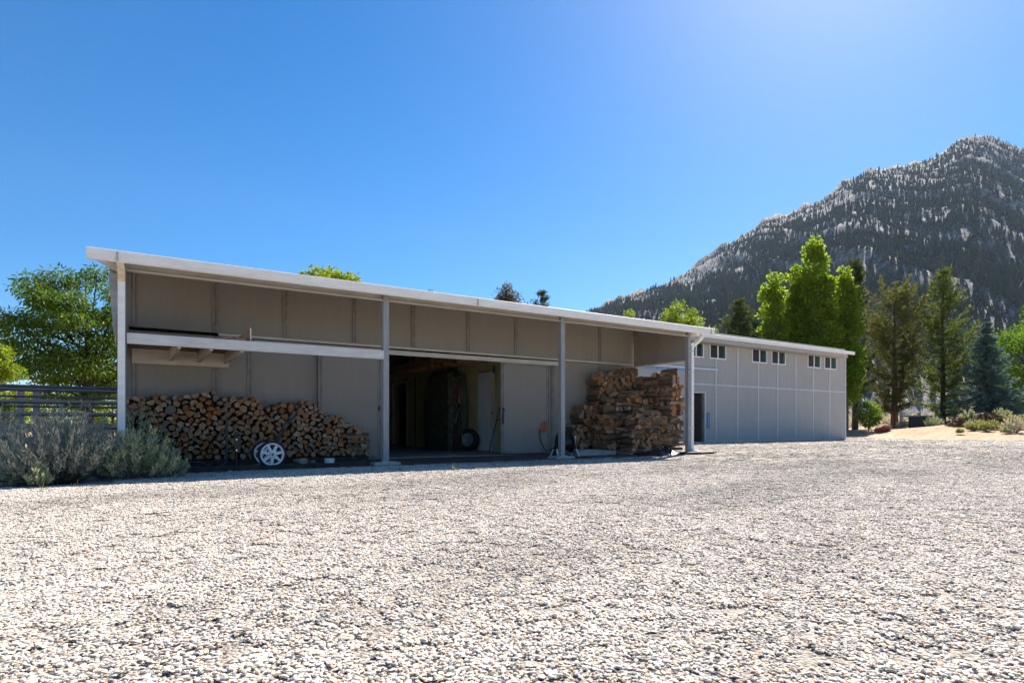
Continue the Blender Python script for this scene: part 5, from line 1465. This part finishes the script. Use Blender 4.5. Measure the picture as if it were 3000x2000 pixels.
def sage(name, label, base, rad, hgt, m, nst=90, lv=26, leaf=.05, seed=1, group=None, cat='shrub', spread=1.0, stemvis=True):
    """brush: wiry stems fanning from the base with narrow upright leaves along their tips"""
    r = np.random.default_rng(seed)
    base = Vector(base); t = empty(name, base, label, cat, group)
    mb = MB(); Ps = []; As = []; Ts = []; Ls = []
    for i in range(nst):
        a = r.uniform(0, 6.283); q = math.sqrt(r.uniform(0, 1))*spread
        h = hgt*(1 - .55*q*q)*r.uniform(.55, 1.12)
        tip = np.array([base.x + rad*q*math.cos(a), base.y + rad*q*math.sin(a), base.z + h])
        st_ = np.array([base.x + .25*rad*q*math.cos(a), base.y + .25*rad*q*math.sin(a), base.z - .01])
        md = st_*.45 + tip*.55 + np.array([math.cos(a), math.sin(a), 0])*rad*.16*q - np.array([0, 0, .12*h])
        if stemvis and i % 2 == 0: mb.tube([Vector(st_), Vector(md), Vector(tip)], [.010*hgt+.003, .006*hgt+.002, .0015], 4, cap=False)
        k = int(lv*r.uniform(.7, 1.3)); f = 1 - .62*r.uniform(0, 1, k)**1.3
        C = ((1-f)**2)[:, None]*st_ + (2*f*(1-f))[:, None]*md + (f**2)[:, None]*tip
        ax = tip - md
        A = unit(ax)[None, :]*1.1 + r.normal(0, .5, (k, 3)) + np.array([0, 0, .45])
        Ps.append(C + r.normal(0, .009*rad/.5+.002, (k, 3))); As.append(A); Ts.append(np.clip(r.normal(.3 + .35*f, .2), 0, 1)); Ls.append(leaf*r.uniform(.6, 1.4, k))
    if stemvis: mb.build('stems', M['twig'], t)
    P = np.concatenate(Ps); L = np.concatenate(Ls)
    V, F, TT = leaf_quads(P, np.concatenate(As), L, L*.24, np.concatenate(Ts), r)
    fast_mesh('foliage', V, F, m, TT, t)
    return t

# left: ash tree, its neighbours, low growth behind the fence
b = on_ground(255, 24); broad_tree('ash_tree', 'large leafy green tree behind the pipe fence, left of the barn', b, zD(758, 24), 2.55, 1.0, .20, M['ash'], M['barkdark'], nclump=78, per=300, clump=.78, seed=11, trunk_r=.2, droop=.6, aspect=.30, open_=.02, flat=.45)
b = on_ground(-75, 27); broad_tree('edge_tree', 'green tree cut off by the left edge of the picture', b, zD(903, 27), 1.75, .9, .18, M['ash'], M['barkdark'], nclump=42, per=250, clump=.66, seed=12, trunk_r=.14, droop=.55, aspect=.3, flat=.45)
b = on_ground(15, 18); broad_tree('bright_bush', 'sunlit yellow-green bush behind the fence at the far left', b, zD(1015, 18), .62, .15, .11, M['lime'], M['barkdark'], nclump=22, per=240, clump=.33, seed=13, trunk_r=.05, cat='bush')
for i, (px, d, ty, rd, lb) in enumerate(((330, 30, 1085, 1.5, 'sunlit low bush seen through the fence beside the barn post'), (160, 34, 1110, 1.3, 'small pale bush seen between fence rails below the large tree'), (-150, 24, 1000, 1.4, 'green bush outside the left picture edge beyond the fence'))):
    b = on_ground(px, d); broad_tree('low_bush', lb, b, zD(ty, d), rd, .1, .14, M['lime'], M['barkdark'], nclump=26, per=200, clump=.5, seed=20+i, trunk_r=.06, cat='bush')
# tops seen over the barn roof
b = on_ground(975, 29); broad_tree('locust_tree', 'yellow-green tree top peeking over the left half of the barn roof', b, zD(786, 29), 1.5, zD(786, 29)-2.0, .2, M['lime'], M['barkgrey'], nclump=46, per=120, clump=.42, seed=31, open_=.1)
b = on_ground(1485, 33); broad_tree('plum_tree', 'dark purple upright tree top showing over the barn roof', b, zD(832, 33), .95, zD(832, 33)-2.2, .15, M['plum'], M['barkdark'], nclump=60, per=60, clump=.28, seed=32, cone=.55, open_=.2, flat=1.2)
b = on_ground(1583, 40); needle_tree('roofline_pine', 'rounded dark green pine top over the middle of the barn roof', b, zD(850, 40), 1.5, 2.5, M['pine'], M['barkdark'], nlev=18, per_lev=7, seed=33, needle=.22, tufts=9, shape=lambda h: (1-h**2.2)**.8)
b = on_ground(1260, 34); broad_tree('twiggy_tree', 'tiny leaf tips showing over the roof right of the second post', b, zD(848, 34), .9, 4.2, .14, M['plum'], M['barkdark'], nclump=18, per=60, clump=.3, seed=34, cone=.7, open_=.3)
b = on_ground(1848, 36); broad_tree('sapling', 'small bright green tree top above the roof before the mountain', b, zD(903, 36), .6, 4, .15, M['lime'], M['barkgrey'], nclump=14, per=130, clump=.35, seed=35, cone=.3)
b = on_ground(1992, 38); broad_tree('small_maple', 'bright green maple top above the right end of the barn roof', b, zD(868, 38), 1.35, zD(868, 38)-3.2, .17, M['lime'], M['barkgrey'], nclump=40, per=120, clump=.42, seed=36, cone=.35, open_=.12)
b = on_ground(2084, 37); broad_tree('thin_sapling', 'sparse yellow-green twig tip just right of the barn gutter end', b, zD(938, 37), .5, 5.2, .13, M['lime'], M['barkgrey'], nclump=8, per=26, clump=.28, seed=37, open_=.3)
# right: dark pine, poplars, pines, spruce, maple
b = on_ground(2170, 44); needle_tree('dark_pine', 'dark pine behind the workshop roof, left of the poplars', b, zD(878, 44), 2.1, 2.0, M['pine'], M['barkdark'], nlev=20, per_lev=8, seed=41, needle=.26, tufts=11, shape=lambda h: (1-h**2)**.8)
for i, (px, ty, rd, zl_, lb, nc, cn) in enumerate(((2262, 772, 1.05, 1.5, 'slender bright green poplar, leftmost of three above the workshop', 60, .45), (2392, 692, 1.95, 2.0, 'tallest bright green poplar above the workshop roof', 120, .50), (2478, 762, 1.30, 1.5, 'bright green poplar beside the workshop roof corner, right of the tallest', 70, .45))):
    b = on_ground(px, 46); broad_tree('poplar_tree', lb, b, zD(ty, 46), rd, zl_, .20, M['poplar'], M['barkgrey'], nclump=int(nc*1.5), per=125, clump=.50, open_=.1, seed=50+i, group='poplars behind the workshop', cone=cn, trunk_r=.16, aspect=.8, droop=.1)
b = on_ground(2330, 47); broad_tree('poplar_tree', 'poplar shoulder between the leftmost and the tallest poplar', b, zD(775, 47), 1.2, 2, .20, M['poplar'], M['barkgrey'], nclump=80, per=130, clump=.5, seed=54, group='poplars behind the workshop', cone=.45, trunk_r=.14, aspect=.8, droop=.1)
b = on_ground(2505, 48); needle_tree('tall_thin_pine', 'thin pine with bare dark trunk at the workshop corner', b, zD(755, 48), 1.35, 3.2, M['pine'], M['barkdark'], nlev=22, per_lev=4, seed=61, needle=.3, tufts=9, upsweep=.55, density=.85, trunk_r=.22, shape=lambda h: .9*(1-h)**.6+.1)
b = on_ground(2620, 51); needle_tree('olive_pine', 'olive-green pine with forked reddish trunk behind the black cabinet', b, zD(848, 51), 2.4, 1.8, M['pineolive'], M['barkred'], nlev=24, per_lev=6, seed=62, needle=.30, tufts=11, upsweep=.55, trunk_r=.27, second=(2.2, .75, 7.0), shape=lambda h: .72+.5*h if h < .55 else 1.0*(1-((h-.55)/.47)**2.4)**.6, density=.9)
b = on_ground(2762, 50); needle_tree('green_pine', 'tall green pine with loose upswept boughs and straight dark trunk', b, zD(782, 50), 3.0, 1.5, M['pinegreen'], M['barkdark'], nlev=26, per_lev=6, seed=63, needle=.28, tufts=12, upsweep=.42, trunk_r=.23, shape=lambda h: .62+.45*h if h < .42 else .82*(1-((h-.42)/.585))**.75, density=.92)
b = on_ground(2890, 47); needle_tree('blue_spruce', 'dense blue spruce with layered boughs reaching the ground', b, zD(938, 47), 3.4, tz(b.x, b.y)+.18, M['spruce'], M['barkdark'], nlev=28, per_lev=11, kind='spruce', seed=64, needle=.19, tufts=15, upsweep=.05, trunk_r=.18, shape=lambda h: (1-h)**1.08+.015, cat='spruce tree')
b = on_ground(3040, 50); broad_tree('maple_tree', 'dense bright green tree at the right edge behind the spruce', b, zD(898, 50), 3.3, 1.5, .22, M['maple'], M['barkdark'], nclump=80, per=260, clump=.95, seed=65, trunk_r=.2)
b = on_ground(2545, 40.5); broad_tree('leafy_shrub', 'bright yellow-green leafy shrub at the gravel edge beside the workshop', b, zD(1176, 40.5), .72, tz(b.x, b.y)+.15, .14, M['shrub'], M['barkgrey'], nclump=34, per=120, clump=.30, seed=66, trunk_r=.03, cat='shrub', open_=.05)
# distant hedge-like brush behind the pines
Ps = []; As = []
for px in np.arange(2420, 3400, 7):
    for q in range(3):
        d = rng.uniform(52, 85); c = atD(px + rng.uniform(-8, 8), d); z = tz(c.x, c.y); hh = rng.uniform(.5, 1.5)
        kk = 60; P = np.array([c.x, c.y, z]) + unit(rng.normal(size=(kk, 3)))*np.array([1.0, 1.0, hh])*(rng.uniform(0, 1, (kk, 1))**.5); P[:, 2] = np.abs(P[:, 2]-z)+z
        Ps.append(P); As.append(rng.normal(0, .6, (kk, 3)) + [0, 0, .7])
P = np.concatenate(Ps); V, F, T = leaf_quads(P, np.concatenate(As), .30, .11)
o = fast_mesh('distant_brush', V, F, M['sage'], T); o['kind'] = 'stuff'; o['label'] = 'grey-green brush covering the ground behind the pines'; o['category'] = 'brush'

V, F, T = leaf_quads(CH[0], CH[1], CH[2], CH[2]*.35)
o = fast_mesh('bark_mound', V, F, M['chips'], T); o['kind'] = 'stuff'; o['label'] = 'mound of brown bark chips below the spruce'; o['category'] = 'bark mound'
# sagebrush beside the first post
def gp(px, py): return ground(px, py)
LS = [(165, 7.35, .80, .84, 'sage', 190, 'big silver-grey sagebrush in the left foreground shade', 52),
      (400, 7.75, .58, .66, 'sagegreen', 105, 'pale green sagebrush in front of the white downspout', 50),
      (5, 8.6, .70, .90, 'sage', 120, 'dark grey sagebrush at the left picture edge below the fence', 44),
      (215, 9.0, .60, 1.04, 'sage', 100, 'tall twiggy grey brush behind the big silver sagebrush', 44),
      (318, 8.7, .34, .66, 'sagegreen', 50, 'low green brush between the big sagebrush and the first post', 40),
      (418, 9.6, .45, .94, 'sagegreen', 80, 'dull green brush right of the downspout before the firewood', 44),
      (112, 6.62, .13, .24, 'sagegreen', 30, 'small pale green seedling on the gravel before the big sagebrush', 34),
      (492, 7.9, .26, .40, 'sagegreen', 40, 'short green brush at the lower left end of the firewood stack', 40),
      (15, 6.9, .24, .28, 'sagegreen', 34, 'small green brush at the bottom left edge of the bed', 34),
      (-120, 7.6, .8, .9, 'sage', 120, 'grey sagebrush just outside the left picture edge', 44)]
for i, (px, d, rd, hh, m, ns, lb, lv) in enumerate(LS):
    c = atD(px, d); sage('sagebrush', lb, (c.x, c.y, 0.0 if c.y < 8.5 else tz(c.x, c.y)), rd, hh, M[m], nst=ns, lv=lv, leaf=.055 if rd > .3 else .04, seed=100+i, group='sagebrush beside the barn', cat='sagebrush')
# brush on the sandy rise at the right
RS = [(2838, 36.2, 1237, .52, 'sagegreen', 'dark green round bush left of the bark mound'), (2850, 34.6, 1257, .40, 'sagegreen', 'dull green low bush below the dark round bush'),
      (2872, 34.2, 1255, .36, 'rabbit', 'yellow-green bush right of the dark round bush'), (2850, 33.2, 1262, .32, 'rabbit', 'yellow-green bush nearest the gravel below the dark round bush'),
      (2912, 33.4, 1256, .40, 'rabbit', 'olive bush standing alone on the pale sand'), (2890, 32.4, 1268, .34, 'rabbit', 'low straw-green bush near the gravel edge'),
      (2933, 36.2, 1225, .58, 'sagegreen', 'grey-green bush on the right side of the bark mound'), (2950, 35.2, 1243, .36, 'rabbit', 'yellowish bush right of the bark mound'),
      (2968, 31.5, 1258, .62, 'sage', 'wide silver bush in the lower right of the sand'), (2945, 31.0, 1282, .22, 'sagegreen', 'tiny bright green tuft at the gravel edge on the right'),
      (2992, 33.4, 1248, .46, 'sage', 'silver bush at the right picture edge'), (2985, 36.4, 1230, .55, 'rabbit', 'yellow-green bush at the right edge behind the silver bush'),
      (2735, 39.0, 1230, .55, 'sagegreen', 'pale sage bush at the right foot of the black cabinet'), (2815, 39.0, 1222, .45, 'sage', 'pale bush behind the sand mound under the green pine'),
      (2812, 31.8, 1268, .20, 'rabbit', 'tiny yellow tuft at the gravel edge below the sand mound'), (2595, 41.5, 1245, .35, 'sage', 'small grey bush behind the red rock'),
      (2645, 43.0, 1238, .5, 'sage', 'grey brush left of the black cabinet'), (3060, 32.0, 1245, .6, 'sage', 'silver bush just outside the right picture edge')]
for i, (px, d, ty, rd, m, lb) in enumerate(RS):
    b = on_ground(px, d); hh = rd*1.35
    sage('brush', lb, b, rd, min(hh, 1.1), M[m], nst=70, lv=24, leaf=.10 if rd > .3 else .07, seed=140+i, group='brush on the sandy rise', stemvis=rd > .3)
# weeds along the shadow edge
wd = [(745, 1392), (1175, 1378), (1395, 1374), (1446, 1362), (1640, 1361), (1860, 1350), (1900, 1348), (120, 1435), (225, 1425), (480, 1400), (1560, 1362), (1335, 1378), (1090, 1380)]
wd.sort()
for i, (px, py) in enumerate(wd):
    c = ground(px, py); r = np.random.default_rng(300+i); k = 7
    P = np.array([c.x, c.y, .0]) + r.normal(0, .012, (k, 3))*[1,1,0]
    V, F, T = leaf_quads(P, r.normal(0, .45, (k, 3)) + [0,0,1], r.uniform(.04, .11, k), .009, None, r)
    o = fast_mesh('weed', V, F, M['weed'], T); tag(o, f'wispy dry weed, {nth(i+1)} from left along the roof shadow edge', 'weed', 'weeds along the roof shadow edge')

# ------------------------------------------------------------------ air between here and the mountain
HZ = 4400.0
mb = MB().box((-HZ, -HZ, -8), (HZ, HZ, 1500))
hz_o = mb.build('haze', [])
hm = bpy.data.materials.new('haze_air'); hm.use_nodes = True
hn = hm.node_tree; hn.nodes.clear()
ho = hn.nodes.new('ShaderNodeOutputMaterial'); pv = hn.nodes.new('ShaderNodeVolumePrincipled')
pv.inputs['Color'].default_value = (.66, .82, 1.0, 1); pv.inputs['Density'].default_value = 3.4e-5; pv.inputs['Anisotropy'].default_value = .0
hn.links.new(pv.outputs[0], ho.inputs['Volume'])
hz_o.data.materials.append(hm)
hz_o['kind'] = 'stuff'; hz_o['label'] = 'thin blue haze in the air before the mountain'; hz_o['category'] = 'haze'
